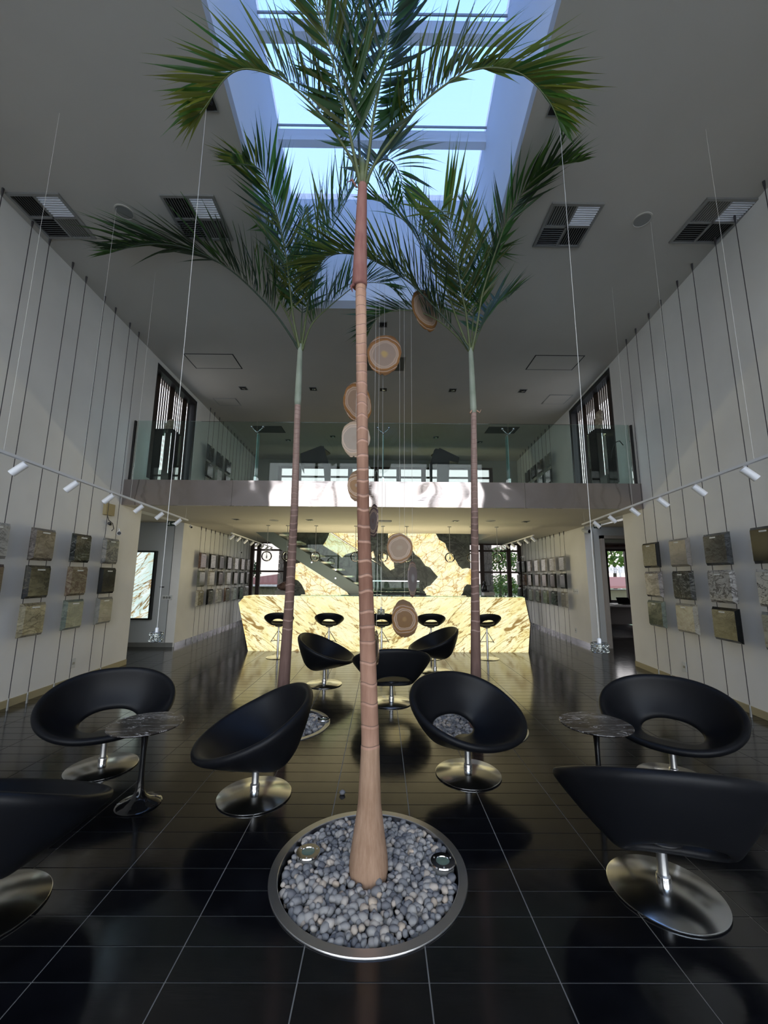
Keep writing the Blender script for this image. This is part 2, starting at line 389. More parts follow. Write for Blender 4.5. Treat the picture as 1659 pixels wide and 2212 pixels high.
# ================================================================== STRUCTURE
# ---- floor: grout bed with real tiles standing proud of it
PL = [(-.054, 2.37, .512), (-1.04, 4.43, .515), (.984, 4.38, .515)]     # planters let into the floor
TX0, TY0, TW, TH, GAP = -1.306, 1.771, .5, .1486, .0055
def clip_cell(x0, y0, x1, y1, rin=-.012):
    """cell rectangle minus the planter circles -> list of polygons"""
    for cx, cy, r in PL:
        r = r+rin
        nx, ny = max(x0, min(cx, x1)), max(y0, min(cy, y1))
        if (nx-cx)**2+(ny-cy)**2 >= r*r: continue
        if all((x-cx)**2+(y-cy)**2 < r*r for x in (x0, x1) for y in (y0, y1)): return []
        n = 60; per = []
        for a, b in (((x0, y0), (x1, y0)), ((x1, y0), (x1, y1)), ((x1, y1), (x0, y1)), ((x0, y1), (x0, y0))):
            for k in range(n): per.append((a[0]+(b[0]-a[0])*k/n, a[1]+(b[1]-a[1])*k/n))
        out = [(x-cx)**2+(y-cy)**2 >= r*r for x, y in per]; L = len(per)
        if all(out): return [[(x0, y0), (x1, y0), (x1, y1), (x0, y1)]]
        st = [i for i in range(L) if out[i] and not out[i-1]]; polys = []
        for s0 in st:
            ch = []; i = s0
            while out[i % L]: ch.append(per[i % L]); i += 1
            if len(ch) < 3: continue
            keep = [ch[0]]+[q for q in ch[1:-1] if q in ((x0, y0), (x1, y0), (x1, y1), (x0, y1))]+[ch[-1]]
            a0 = math.atan2(ch[-1][1]-cy, ch[-1][0]-cx); a1 = math.atan2(ch[0][1]-cy, ch[0][0]-cx)
            d = (a1-a0+PI) % (2*PI)-PI; k = max(2, int(abs(d)/.08))
            keep += [(cx+r*math.cos(a0+d*j/k), cy+r*math.sin(a0+d*j/k)) for j in range(1, k)]
            polys.append(keep)
        return polys
    return [[(x0, y0), (x1, y0), (x1, y1), (x0, y1)]]
def in_room(x, y):
    if y < -.95 or y > REAR+.02: return False
    if 7.15 < y < 9.05: return -7 < x < 8.2
    if y > 9.05 and x > 4.6: return x < 8.2
    return LX(y)-.25 < x < RX(y)+.30
floor_mb = MB(); tiles = []; stuff = MB()
for i in range(-14, 21):
    for j in range(-20, 84):
        x0, y0 = TX0+i*TW, TY0+j*TH
        if not in_room(x0+TW/2, y0+TH/2): continue
        cells = clip_cell(x0, y0, x0+TW, y0+TH)
        for poly in cells: floor_mb.prism([(x, y, -.003) for x, y in poly], (0, 0, -.06))
        g = GAP/2
        for poly in clip_cell(x0+g, y0+g, x0+TW-g, y0+TH-g, -.010):
            full = len(poly) == 4 and len(cells) == 1 and len(cells[0]) == 4
            tiles.append((i, j, x0, y0, poly, full))
floor = structure('floor', floor_mb, M_grout)
fixn(floor)
def inview(x, y):
    d = Vector((x, y, 0))-EYE; z = d.dot(FW)
    if z < .3: return False
    u, v = IW/2+FPX*d.dot(RT)/z, IH/2-FPX*d.dot(UP)/z
    return -30 < u < IW+30 and v < IH+30
cand = sorted([t for t in tiles if inview(t[2]+TW/2, t[3]+TH/2)], key=lambda t: t[3]+.15*abs(t[2]))[:300]
cset = set(id(t) for t in cand)
tile_mesh = MB().box((GAP/2, GAP/2, -.05), (TW-GAP/2, TH-GAP/2, 0)).build('tile', M_tile, mesh_only=True)
for t in tiles:
    i, j, x0, y0, poly, full = t
    if id(t) in cset:
        if full: o = wobj(tile_mesh, 'tile', floor); o.location = (x0, y0, 0)
        else: fixn(MB().prism([(x, y, -.05) for x, y in poly], (0, 0, .05)).build('tile', M_tile, floor))
    else:
        if full: stuff.box((x0+GAP/2, y0+GAP/2, -.05), (x0+TW-GAP/2, y0+TH-GAP/2, 0))
        else: stuff.prism([(x, y, -.05) for x, y in poly], (0, 0, .05))
fixn(stuff.build('tiles', M_tile, floor, kind='stuff'))
structure('floor', MB().box((-9, -1, -.30), (10, REAR+.1, -.10)), M_conc)

# ---- side walls, straight lines in plan
def wallseg(mb, fx, sgn, y0, y1, z0, z1, th=.2):
    a, b = fx(y0), fx(y1)
    mb.prism([(a, y0, z0), (b, y1, z0), (b+sgn*th, y1, z0), (a+sgn*th, y0, z0)], (0, 0, z1-z0))
LV0, LV1, RV0, RV1 = 7.20, 9.0, 7.29, 9.42    # louvred openings at mezzanine level
wl = MB(); wallseg(wl, LX, -1, -1, 7.17, 0, CZ); wallseg(wl, LX, -1, 7.17, 8.85, LZ, 3.30)
wallseg(wl, LX, -1, 7.17, LV0, 3.3, CZ); wallseg(wl, LX, -1, LV0, LV1, 5.60, CZ); wallseg(wl, LX, -1, LV1, REAR, 3.3, CZ)
wallseg(wl, LX, -1, 8.85, REAR, 0, 3.30)
fixn(structure('wall_left', wl, M_wall))
wr = MB(); wallseg(wr, RX, 1, -1, 7.28, 0, CZ); wallseg(wr, RX, 1, 7.28, 9.05, LZ, 3.30)
wallseg(wr, RX, 1, RV0, RV1, 5.64, CZ); wallseg(wr, RX, 1, RV1, REAR, 3.3, CZ); wallseg(wr, RX, 1, 9.05, REAR, 0, 3.30)
fixn(structure('wall_right', wr, M_wall))
# ---- side passages below the mezzanine
fixn(structure('wall_passage_left', MB().box((-6.8, 8.85, 0), (LX(8.85)-.19, 9.0, LZ)).box((-6.95, 7.0, 0), (-6.8, 9.0, LZ)).box((-6.8, 7.0, 0), (LX(7.17)-.19, 7.17, LZ)), M_grey))
wp = MB().box((RX(9.05)+.19, 9.05, 0), (4.98, 9.2, LZ)).box((4.98, 9.05, 2.45), (6.0, 9.2, LZ)).box((6.0, 9.05, 0), (6.6, 9.2, LZ)).box((6.6, 7.1, 0), (6.75, 9.2, LZ)).box((RX(7.28)+.19, 7.13, 0), (6.6, 7.28, LZ))
fixn(structure('wall_passage_right', wp, M_grey))
# office beyond the doorway
M_off = plaster('office_plaster', (.40, .36, .35, 1), .04)
wo = MB().box((8.35, 9.2, 0), (8.5, 13.6, LZ)).box((4.98, 13.5, 0), (8.5, 13.65, .72)).box((4.98, 13.5, 2.48), (8.5, 13.65, LZ)).box((6.6, 9.05, 0), (8.5, 9.2, LZ)).box((4.98, 13.5, .72), (6.2, 13.65, 2.48))
fixn(structure('wall_office', wo, M_off))
structure('ceiling', MB().box((4.9, 7.0, LZ), (8.5, 13.65, LZ+.12)).box((-6.95, 7.0, LZ), (LX(8)-.19, 9.0, LZ+.12)), M_ceil)
# ---- main ceiling with the roof-light opening
SY0, SY1, GZ = -.2, 5.68, 7.64
sl0, sl1 = -1.53+.052*(SY1-SY0), -1.53          # left edge x at SY0 / SY1
sr0, sr1 = 1.467-.054*(SY1-SY0), 1.467
mc = MB()
for P in ([(-4.9, -1), (5.3, -1), (5.3, SY0), (-4.9, SY0)], [(-4.9, SY0), (sl0, SY0), (sl1, SY1), (-4.9, SY1)],
          [(sr0, SY0), (5.3, SY0), (5.3, SY1), (sr1, SY1)], [(-4.9, SY1), (5.3, SY1), (5.3, REAR+.3), (-4.9, REAR+.3)]):
    mc.prism([(x, y, CZ) for x, y in P], (0, 0, .14))
fixn(structure('ceiling', mc, M_ceil))
sh = MB(); t_ = .12
sh.prism([(sl0, SY0, CZ+.14), (sl1, SY1, CZ+.14), (sl1-t_, SY1, CZ+.14), (sl0-t_, SY0, CZ+.14)], (0, 0, GZ-CZ))
sh.prism([(sr0, SY0, CZ+.14), (sr1, SY1, CZ+.14), (sr1+t_, SY1, CZ+.14), (sr0+t_, SY0, CZ+.14)], (0, 0, GZ-CZ))
sh.box((sl1-t_, SY1, CZ+.14), (sr1+t_, SY1+t_, GZ+.14)); sh.box((sl0-t_, SY0-t_, CZ+.14), (sr0+t_, SY0, GZ+.14))
fixn(structure('trim_1', sh, M_shaft))
# roof glazing
rg = structure('window_1', MB().box((-1.7, SY0-.1, GZ+.02), (1.7, SY1+.1, GZ+.035)), M_sky)
for yb in (1.25, 2.35, 3.45, 4.56):
    MB().box((-1.54, yb, GZ-.012), (1.5, yb+.012, GZ+.018)).build('glazing_bar', M_alu, rg)
    MB().box((-1.54, yb+.06, GZ-.16), (1.5, yb+.17, GZ+.015)).build('beam', M_shaft, rg)
# ---- mezzanine slab: lower ceiling, floor above, void at the back
sb = MB()
for P in ([(-4.6, FY+.02), (4.75, FY+.02), (4.75, 10.75), (-4.6, 10.75)], [(-4.7, 10.75), (-2.92, 10.75), (-2.92, REAR), (-4.7, REAR)],
          [(3.12, 10.75), (5.05, 10.75), (5.05, REAR), (3.12, REAR)]):
    sb.prism([(max(x, LX(y)) if x < 0 else min(x, RX(y)), y, LZ) for x, y in P], (0, 0, MZ-LZ-.02))
fixn(structure('ceiling', sb, M_ceil))
sf = MB()
for P in ([(-4.6, FY+.02), (4.75, FY+.02), (4.75, 10.75), (-4.6, 10.75)],): sf.prism([(max(x, LX(y)) if x < 0 else min(x, RX(y)), y, MZ-.02) for x, y in P], (0, 0, .02))
fixn(structure('floor', sf, M_tile))
# polished steel fascia in four sheets
for k, (a, b) in enumerate(((-4.35, -2.52), (-2.52, .06), (.06, 2.42), (2.42, 4.41))):
    structure('trim_%d' % (k+2), MB().box((a+.002, FY-.005, LZ-.005), (b-.002, FY+.02, MZ+.012)), M_wavy)
# ---- baseboards
bl = MB(); M_bb = mat('pale_limestone_skirting', lin((170, 158, 125)), .6)
for a, b in ((-1, 7.17), ):
    bl.prism([(LX(a)+.012, a, 0), (LX(b)+.012, b, 0), (LX(b)-.01, b, 0), (LX(a)-.01, a, 0)], (0, 0, .085))
fixn(structure('baseboard_left', bl, M_bb))
br = MB(); br.prism([(RX(-1)-.012, -1, 0), (RX(7.28)-.012, 7.28, 0), (RX(7.28)+.01, 7.28, 0), (RX(-1)+.01, -1, 0)], (0, 0, .085)); fixn(structure('baseboard_right', br, M_bb))
bz = MB(); M_bs = mat('steel_skirting', (.55, .55, .60, 1), .25, .8)
bz.prism([(LX(8.86)+.012, 8.86, 0), (LX(REAR)+.012, REAR, 0), (LX(REAR)-.01, REAR, 0), (LX(8.86)-.01, 8.86, 0)], (0, 0, .08))
bz.prism([(RX(9.06)-.012, 9.06, 0), (RX(REAR)-.012, REAR, 0), (RX(REAR)+.01, REAR, 0), (RX(9.06)+.01, 9.06, 0)], (0, 0, .08))
fixn(structure('baseboard_rear', bz, M_bs))
structure('baseboard_passage', MB().box((-6.8, 8.835, 0), (LX(8.85)-.02, 8.85, .09)), M_alu)

# ---- rear glazed wall, lower bays and upper band
def framed_window(name, x0, x1, z0, z1, y, vx, hz, fw=.07, post=.07, gm=None):
    g = structure(name, MB().box((x0, y-.006, z0), (x1, y+.006, z1)), gm or M_solar)
    for x in [x0+fw/2, x1-fw/2]+vx: MB().box((x-post/2, y-.05, z0), (x+post/2, y+.05, z1)).build('frame_post', M_bronze, g)
    for z in [z0+fw/2, z1-fw/2]+hz: MB().box((x0, y-.035, z-.03), (x1, y+.035, z+.03)).build('frame_rail', M_bronze, g)
    return g
framed_window('window_2', -4.55, -2.2, 0, LZ+.02, REAR, [-4.28, -3.33], [2.40, 1.66], post=.13)
framed_window('window_3', 2.5, 4.88, 0, LZ+.02, REAR, [3.52, 4.46], [2.42, 1.68], post=.13)
framed_window('window_4', -3.75, 4.0, MZ, 5.42, REAR, [-3.0, -1.15, -.2, .6, 1.5, 3.2], [5.05], post=.16)
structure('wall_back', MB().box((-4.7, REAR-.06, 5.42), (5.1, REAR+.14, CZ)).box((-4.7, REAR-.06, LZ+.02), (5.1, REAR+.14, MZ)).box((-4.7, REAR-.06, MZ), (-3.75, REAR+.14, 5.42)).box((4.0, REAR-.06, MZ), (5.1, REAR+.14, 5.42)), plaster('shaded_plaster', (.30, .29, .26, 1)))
# ---- glazed front behind the camera
framed_window('window_5', -4.2, 3.75, 0, CZ-.02, -.9, [-2.4, -.3, 1.8], [2.6], post=.09, gm=M_glass)
# ---- office window
gw = framed_window('window_6', 6.2, 8.35, .72, 2.48, 13.55, [7.62], [], post=.10, gm=M_office)

# ---- louvred openings
def louvre(name, fx, sgn, y0, y1, z0, z1, n):
    fr = MB(); d = .16
    for a, b, c, e in ((y0, y1, z0, z0+.28), (y0, y1, z1-.10, z1), (y0, y0+.05, z0, z1), (y1-.10, y1, z0, z1)):
        p, q = fx(a), fx(b); fr.prism([(p+sgn*.01, a, c), (q+sgn*.01, b, c), (q+sgn*(d+.02), b, c), (p+sgn*(d+.02), a, c)], (0, 0, e-c))
    f = fixn(structure(name, fr, M_black))
    for k in range(n):
        y = y0+.07+(y1-y0-.2)*k/(n-1)
        wd = .14 if k % 7 == 3 else .04
        x = fx(y)+sgn*.16
        a = MB().box((x-.008, y-wd/2, z0+.28), (x+.008, y+wd/2, z1-.10)).build('slat', M_bronze, f)
louvre('window_7', LX, -1, LV0, LV1, 3.3, 5.60, 20)
louvre('window_8', RX, 1, RV0, RV1, 3.3, 5.64, 22)

# ---- doorway jambs to the office
structure('door_1', MB().box((4.98, 8.98, 0), (5.06, 9.24, 2.47)).box((5.92, 8.98, 0), (6.0, 9.24, 2.47)).box((4.98, 8.98, 2.40), (6.0, 9.24, 2.47)), plaster('door_frame_paint', (.42, .38, .35, 1)))

# ---- outside
def soft(name, a, b, sc):
    m = mat(name, a, .9, spec=.1); n = noise(m, coords(m), sc, 5); lk(m, ramp(m, [(.35, a), (.65, b)], n.outputs[0]), B(m).inputs['Base Color']); return m
M_grass = soft('lawn', (.10, .15, .06, 1), (.20, .22, .12, 1), .8)
M_pave = soft('terrace_paving', (.45, .43, .40, 1), (.58, .55, .52, 1), 2)
structure('floor', MB().box((-60, REAR+.2, -.35), (60, 90, -.12)), M_grass)
structure('floor', MB().box((-30, -30, -.35), (30, -1.0, -.06)), M_pave)

# ================================================================== OBJECTS
ordw = ['first', 'second', 'third', 'fourth', 'fifth', 'sixth', 'seventh', 'eighth', 'ninth', 'tenth', 'eleventh', 'twelfth']
# ---------------------------------------------------------------- lounge chairs and bar stools
def shell(a, b0, b1, zf, zb, ha, hf, hb, hz, hzb, th, nU=40, nV=10, s=1.0):
    """padded ring seat: outer rim (half width a, front -b0, back +b1), hole (half width ha, y from hf to hb)"""
    sec = []
    def O(t):
        c = math.cos(t); sn = math.sin(t)           # t=0 at the front
        y = -b0*c if c > 0 else -b1*c
        k = (1-c)/2; z = zf+(zb-zf)*(k**1.05)
        return Vector((a*math.copysign(abs(sn)**.92, sn), y, z))
    def I(t):
        c = math.cos(t); sn = math.sin(t); ym = (hf+hb)/2; yr = (hb-hf)/2
        k = (1-c)/2
        return Vector((ha*math.copysign(abs(sn)**.85, sn), ym-yr*c, hz+(hzb-hz)*k**1.6))
    rows = []
    for i in range(nU):
        t = 2*PI*i/nU; o, q = O(t), I(t)
        out = (o-q); t2 = t+.05
        tang = (O(t2)-O(t)); nrm = out.cross(tang).normalized()
        if nrm.z < 0: nrm = -nrm
        row = []
        for j in range(nV+1):
            u = j/nV; p = o.lerp(q, u); sag = math.sin(PI*u)*.022
            row.append(p-nrm*sag)
        lo = []
        for j in range(nV, -1, -1):
            u = j/nV; p = o.lerp(q, u); bul = .010*math.sin(PI*u)
            lo.append(p-nrm*(th+bul*1.0)+Vector((0, 0, 0)))
        # rounded rim and hole edge
        ro = o+out.normalized()*th*.42-nrm*th*.5; ri = q-out.normalized()*th*.42-nrm*th*.5
        rows.append(row+[ri]+lo+[ro])
    m = len(rows[0]); mb = MB(); V = [p*s for r in rows for p in r]; F = []
    for i in range(nU):
        for j in range(m): F.append((i*m+j, i*m+(j+1) % m, ((i+1) % nU)*m+(j+1) % m, ((i+1) % nU)*m+j))
    return mb.add(V, F)
def subdiv(o, lv=1):
    md = o.modifiers.new('subdivision', 'SUBSURF'); md.levels = lv; md.render_levels = lv; return o
def make_chair():
    t = thing('lounge_chair', (0, 0, 0), 'x', 'chair', 'black swivel lounge chairs around the palms')
    sh = shell(.45, .41, .33, .365, .685, .205, .075, .24, .252, .385, .055)
    o = sh.build('seat_shell', M_leather, t, smooth=True); fixn(o); subdiv(o, 1)
    c = MB().lathe([(.0, .255), (.10, .255), (.10, .243), (.03, .232), (.0, .232)], n=24).build('seat_plate', M_black, t, smooth=True)
    p = MB().lathe([(.0315, .026), (.0305, .075), (.0245, .082), (.0225, .24), (0, .24)], n=24).build('pedestal', M_steel, t); sharp(p)
    p2 = MB().lathe([(.0328, .03), (.0325, .072), (.0316, .074), (.0316, .03)], n=24).build('collar', M_chrome, p); sharp(p2)
    b = MB().lathe([(.245, .0), (.252, .005), (.252, .009), (.248, .012), (.034, .030), (.0, .030)], n=64).build('base_disc', M_polish, t); sharp(b)
    r = MB().lathe([(.236, .0), (.240, .0), (.240, .004), (.236, .004)], n=48).build('floor_ring', M_black, b)
    return t
chair0 = make_chair()
CH = [  # x, y, turn (0 = faces the viewer, + = turns to the viewer's right), label
    (-2.215, 3.47, 28, 'black leather ring lounge chair facing the viewer behind the left marble side table'),
    (-.875, 3.07, -72, 'black leather ring lounge chair seen side-on, its low front pointing left, beside the near palm'),
    (-1.81, 2.09, 172, 'black leather lounge chair cut off by the left edge of the photo'),
    (.690, 3.385, 32, 'black leather ring lounge chair with pebbles showing through its back opening'),
    (2.262, 3.32, -38, 'black leather ring lounge chair facing the viewer beside the right marble side table'),
    (1.405, 2.215, 168, 'large near black leather lounge chair with its back to the viewer, at the right'),
    (-.800, 5.97, 84, 'small far black lounge chair left of the near trunk, side-on and facing right'),
    (.135, 5.16, 184, 'far black lounge chair with its back to the viewer, behind the near palm trunk'),
    (.885, 6.79, -84, 'small far black lounge chair right of the near trunk, side-on and facing left')]
for k, (x, y, r, lb) in enumerate(CH):
    o = chair0 if k == 0 else copy_tree(chair0)
    o.location = (x, y, 0); o.rotation_euler = (0, 0, math.radians(r)); o['label'] = lb

def make_stool():
    t = thing('bar_stool', (0, 0, 0), 'x', 'stool', 'bar stools along the glowing counter')
    sh = shell(.262, .20, .17, .645, .835, .132, -.05, .13, .600, .735, .035, 28, 8)
    o = sh.build('seat_shell', M_leather, t, smooth=True); fixn(o); subdiv(o, 1)
    MB().lathe([(.0, .575), (.07, .575), (.07, .565), (.02, .55), (0, .55)], n=20).build('seat_plate', M_black, t)
    p = MB().lathe([(.022, .02), (.022, .40), (.016, .41), (.016, .56), (0, .56)], n=20).build('pole', M_steel, t); sharp(p)
    f = MB().tube([(0, 0, .50), (-.14, -.02, .285), (-.145, -.03, .28)], .006, 6).tube([(0, 0, .50), (.14, -.02, .285), (.145, -.03, .28)], .006, 6).tube([(-.13, -.02, .295), (-.06, -.04, .30), (.06, -.04, .30), (.13, -.02, .295)], .006, 6).build('footrest', M_cable, t, smooth=True)
    b = MB().lathe([(.205, 0), (.212, .005), (.205, .010), (.08, .018), (.026, .026), (0, .026)], n=48).build('base_disc', M_polish, t); sharp(b)
    return t
st0 = make_stool()
SL = ['leftmost black bar stool, its pole beside the left palm trunk', 'second black bar stool from the left at the glowing onyx counter',
      'middle black bar stool just right of the near palm trunk', 'fourth black bar stool, between the hanging agate slices and the right palm', 'rightmost black bar stool, half behind the right palm trunk']
for k, (x, r) in enumerate(((-1.94, 186), (-.985, 180), (.015, 180), (.955, 178), (2.02, 184))):
    o = st0 if k == 0 else copy_tree(st0)
    o.location = (x, 7.83, 0); o.rotation_euler = (0, 0, math.radians(r)); o['label'] = SL[k]

# ---------------------------------------------------------------- tulip side tables
def make_table(loc, lb):
    t = thing('side_table', loc, lb, 'table', 'tulip side tables between the lounge chairs')
    x, y, _ = loc
    prof = [(.135, .0), (.140, .004), (.132, .012), (.10, .022), (.065, .036), (.040, .058), (.026, .095), (.019, .16), (.0165, .25), (.0175, .35), (.022, .43), (.034, .475), (.05, .486), (0, .486)]
    sharp(MB().lathe(prof, loc, 40).build('tulip_base', mat('gloss_black_base', (.008, .008, .009, 1), .08, spec=.5), t), 60)
    tp = MB().lathe([(0, .487), (.205, .487), (.228, .494), (.236, .502), (.234, .507), (0, .507)], loc, 56).build('table_top', M_marble, t); sharp(tp)
    return t
make_table((-1.615, 2.955, 0), 'round black veined marble side table on a tulip foot, left of the near palm')
make_table((1.52, 3.0, 0), 'round brown-black marble side table between the two right lounge chairs')

# ---------------------------------------------------------------- onyx bar counter
FRY = 8.46
ct = thing('bar_counter', (.05, FRY+.4, 0), 'long faceted bar counter of glowing yellow book-matched onyx', 'counter')
MB().prism([(-2.66, FRY+.05, 0), (2.98, FRY+.05, 0), (3.03, FRY+.05, .56), (2.95, FRY+.05, 1.05), (-2.84, FRY+.05, 1.04), (-2.92, FRY+.05, .95)], (0, .52, 0)).build('carcass', M_black, ct)
ox = [(-2.70, 0), (-2.955, .955), (-2.86, 1.062)]
def panel(x0, x1, left=None, right=None):
    pts = [(x0, 0)] if left is None else []
    if left: pts = [(-2.70, 0)]
    pts += [(x1, 0)] if not right else [(3.02, 0), (3.085, .56), (3.0, 1.07)]
    if not right: pts += [(x1, 1.066)]
    pts += [(x0, 1.064)] if not left else [(-2.86, 1.062), (-2.955, .955)]
    mb = MB().prism([(x, FRY, z) for x, z in pts], (0, .045, 0)); mb.build('onyx_panel', M_onyx, ct)
    fixn(C.objects[-1])
panel(-2.7, -1.955, left=True); panel(-1.950, .016); panel(.022, 1.948); panel(1.953, 3.0, right=True)
MB().prism([(-2.955, FRY, .955), (-2.955, FRY+.62, .955), (-2.70, FRY+.62, 0), (-2.70, FRY, 0)], (.03, 0, 0)).build('end_panel', M_onyx, ct)
MB().prism([(3.02, FRY, 0), (3.02, FRY+.62, 0), (3.085, FRY+.62, .56), (3.085, FRY, .56)], (.02, 0, 0)).prism([(3.085, FRY, .56), (3.085, FRY+.62, .56), (3.0, FRY+.62, 1.07), (3.0, FRY, 1.07)], (.02, 0, 0)).build('end_panel', M_bronze, ct)
MB().prism([(-2.86, FRY, 1.068), (3.0, FRY, 1.073), (3.0, FRY+.62, 1.073), (-2.86, FRY+.62, 1.068)], (0, 0, .022)).build('worktop', M_onyx, ct)
MB().box((-2.0, FRY+.1, 1.096), (3.0, FRY+.55, 1.108)).build('glass_shelf', glass('green_shelf_glass', (.55, .72, .60, 1), 1.5), ct)
# fill light added out of sight behind the counter to brighten the ceiling above
area('bar_ceiling_fill', (0, 9.75, 1.0), (5.0, .25), (PI, 0, 0), 60, (1, .88, .55))

# back-lit onyx wall with unlit rocky patches
OY = 12.2
ow_ = thing('onyx_wall', (.0, OY, 0), 'tall back-lit onyx feature wall with dark rocky patches behind the bar', 'wall panel')
def wp_(px, py): q = at(px, py, OY); return (q.x, OY, q.z)
xl, xr = wp_(637, 1240)[0], wp_(1017, 1240)[0]
MB().box((xl, OY+.02, 0), (xr, OY+.25, 4.2)).build('dark_stone_slab', M_dstone, ow_)
LIT = [[(700, 1120), (720, 1100), (776, 1100), (777, 1189), (762, 1193), (746, 1198), (739, 1205), (728, 1196), (712, 1187), (698, 1178), (705, 1168), (710, 1158), (713, 1146)],
       [(637, 1218), (648, 1216), (657, 1211), (668, 1212), (689, 1225), (710, 1241), (722, 1252), (744, 1267), (748, 1276), (757, 1291), (757, 1310), (658, 1310), (661, 1288), (659, 1276), (652, 1262), (645, 1254), (637, 1251)],
       [(842, 1100), (930, 1100), (934, 1140), (941, 1153), (948, 1166), (961, 1174), (964, 1183), (968, 1191), (978, 1203), (984, 1211), (990, 1222), (998, 1229), (1009, 1227), (1017, 1229), (1017, 1263), (1008, 1262), (1002, 1268), (999, 1281), (990, 1291), (990, 1310), (920, 1310), (920, 1290), (918, 1278), (914, 1275), (922, 1267), (929, 1265), (938, 1255), (946, 1246), (937, 1236), (929, 1226), (919, 1222), (907, 1205), (897, 1198), (892, 1190), (870, 1188), (848, 1184), (838, 1160)]]
for P in LIT:
    o = MB().prism([wp_(*q) for q in P], (0, -.05, 0)).build('lit_onyx_slab', M_onyxw, ow_); fixn(o)
for P in ([(828, 1196), (838, 1200), (850, 1212), (852, 1228), (843, 1232), (832, 1222), (824, 1208)], [(800, 1196), (806, 1190), (810, 1204), (804, 1206)]):
    fixn(MB().prism([wp_(*q) for q in P], (0, -.045, 0)).build('lit_onyx_slab', M_onyxw, ow_))
# low glazed back cabinet on the dark part of the wall
bc = thing('back_bar_shelf', (.1, OY-.4, 0), 'dark glass display shelf running across the middle of the onyx wall', 'shelf')
q0, q1 = at(776, 1281, OY-.30), at(920, 1289, OY-.30); q0.x += .35
MB().box((q0.x-.3, OY-.40, q1.z), (q1.x, OY-.06, q0.z)).build('worktop', M_black, bc)
MB().box((q0.x-.3, OY-.40, q0.z+.002), (q1.x-.2, OY-.39, q0.z+.34)).build('glass_front', M_rail, bc)
MB().box((q0.x-.3, OY-.42, q0.z+.34), (q1.x-.2, OY-.38, q0.z+.37)).build('rail', M_chrome, bc)
MB().box((q0.x-.2, OY-.36, 0), (q1.x-.1, OY-.08, q1.z)).build('cabinet', M_dark, bc)

# ---------------------------------------------------------------- stair with glass balustrade
sy = 11.15
stt = thing('staircase', (-1.6, sy, 0), 'slim steel staircase with open treads and glass balustrade rising to the left behind the bar', 'stairs')
A_, B_ = at(596, 1160, sy-.45), at(800, 1296, sy-.45)
A_.y = B_.y = sy-.45; dv = (B_-A_)
M_stair = mat('stair_blue_grey_paint', (.09, .115, .115, 1), .35)
MB().prism([(A_.x-.35, A_.y, A_.z+.30), (B_.x+.3, A_.y, B_.z-.02), (B_.x+.3, A_.y, B_.z-.36), (A_.x+.0, A_.y, A_.z-.25), (A_.x-.6, A_.y, A_.z+.16)], (0, .03, 0)).build('stringer', M_stair, stt)
MB().prism([(A_.x-.35, A_.y+.9, A_.z+.30), (B_.x+.3, A_.y+.9, B_.z-.02), (B_.x+.3, A_.y+.9, B_.z-.36), (A_.x+.0, A_.y+.9, A_.z-.25), (A_.x-.6, A_.y+.9, A_.z+.16)], (0, .03, 0)).build('stringer', M_stair, stt)
M_tread = mat('pale_tread', (.70, .70, .60, 1), .5)
for k in range(9):
    p = A_+dv*((k+.35)/9.0)
    MB().box((p.x-.02, p.y+.03, p.z+.10), (p.x+.27, p.y+.9, p.z+.145)).build('tread', M_tread, stt)
g_ = MB().prism([(A_.x-.2, A_.y-.02, A_.z+.35), (B_.x+.3, A_.y-.02, B_.z+.0), (B_.x+.3, A_.y-.02, B_.z+.85), (A_.x-.2, A_.y-.02, A_.z+1.2)], (0, .012, 0)).build('glass_balustrade', M_rail, stt); fixn(g_)
MB().tube([(A_.x-.2, A_.y-.02, A_.z+1.22), (B_.x+.3, A_.y-.02, B_.z+.87)], .02, 8).build('handrail', M_chrome, stt, smooth=True)
for f_ in (.1, .35, .6, .85):
    p = A_+dv*f_
    for dz in (.12, -.1): MB().lathe([(0, 0), (.022, 0), (.022, .03), (0, .03)], (p.x+.1, p.y-.03, p.z+dz), 12, Matrix.Rotation(PI/2, 3, 'X')).build('glass_clamp', M_chrome, stt)

# ---------------------------------------------------------------- glass globe pendants
gp = thing('globe_pendant', (0, 0, 0), 'x', 'pendant lamp', 'clear glass globe pendants over the bar')
MB().lathe([(0, 0), (.045, 0), (.045, -.012), (.01, -.016), (0, -.016)], n=20).build('canopy', M_alu, gp)
MB().tube([(0, 0, -.01), (0, 0, -.70)], .006, 8).build('rod', M_alu, gp)
s_ = [(.118*math.sin(PI*k/16), -.715-.118*math.cos(PI*k/16)) for k in range(17)]
MB().lathe(s_, n=28).build('glass_globe', M_globe, gp, smooth=True)
MB().lathe([(0, -.70), (.016, -.70), (.016, -.76), (0, -.77)], n=12).build('lamp_holder', M_alu, gp)
GX = [(576, 'leftmost'), (619, 'second from the left, partly behind the left trunk'), (681, 'third from the left'), (768, 'fourth, partly behind the near trunk'), (827, 'just right of the near trunk'), (879, 'behind the agate slices'), (972, 'seventh, left of the right palm trunk'), (1020, 'behind the right palm trunk'), (1075, 'rightmost, in front of the right rear window')]
for k, (px, d_) in enumerate(GX):
    o = gp if k == 0 else copy_tree(gp)
    q = at(px, 1202, 9.2); o.location = (q.x, 9.2, LZ); o['label'] = 'clear glass globe pendant over the bar, '+d_

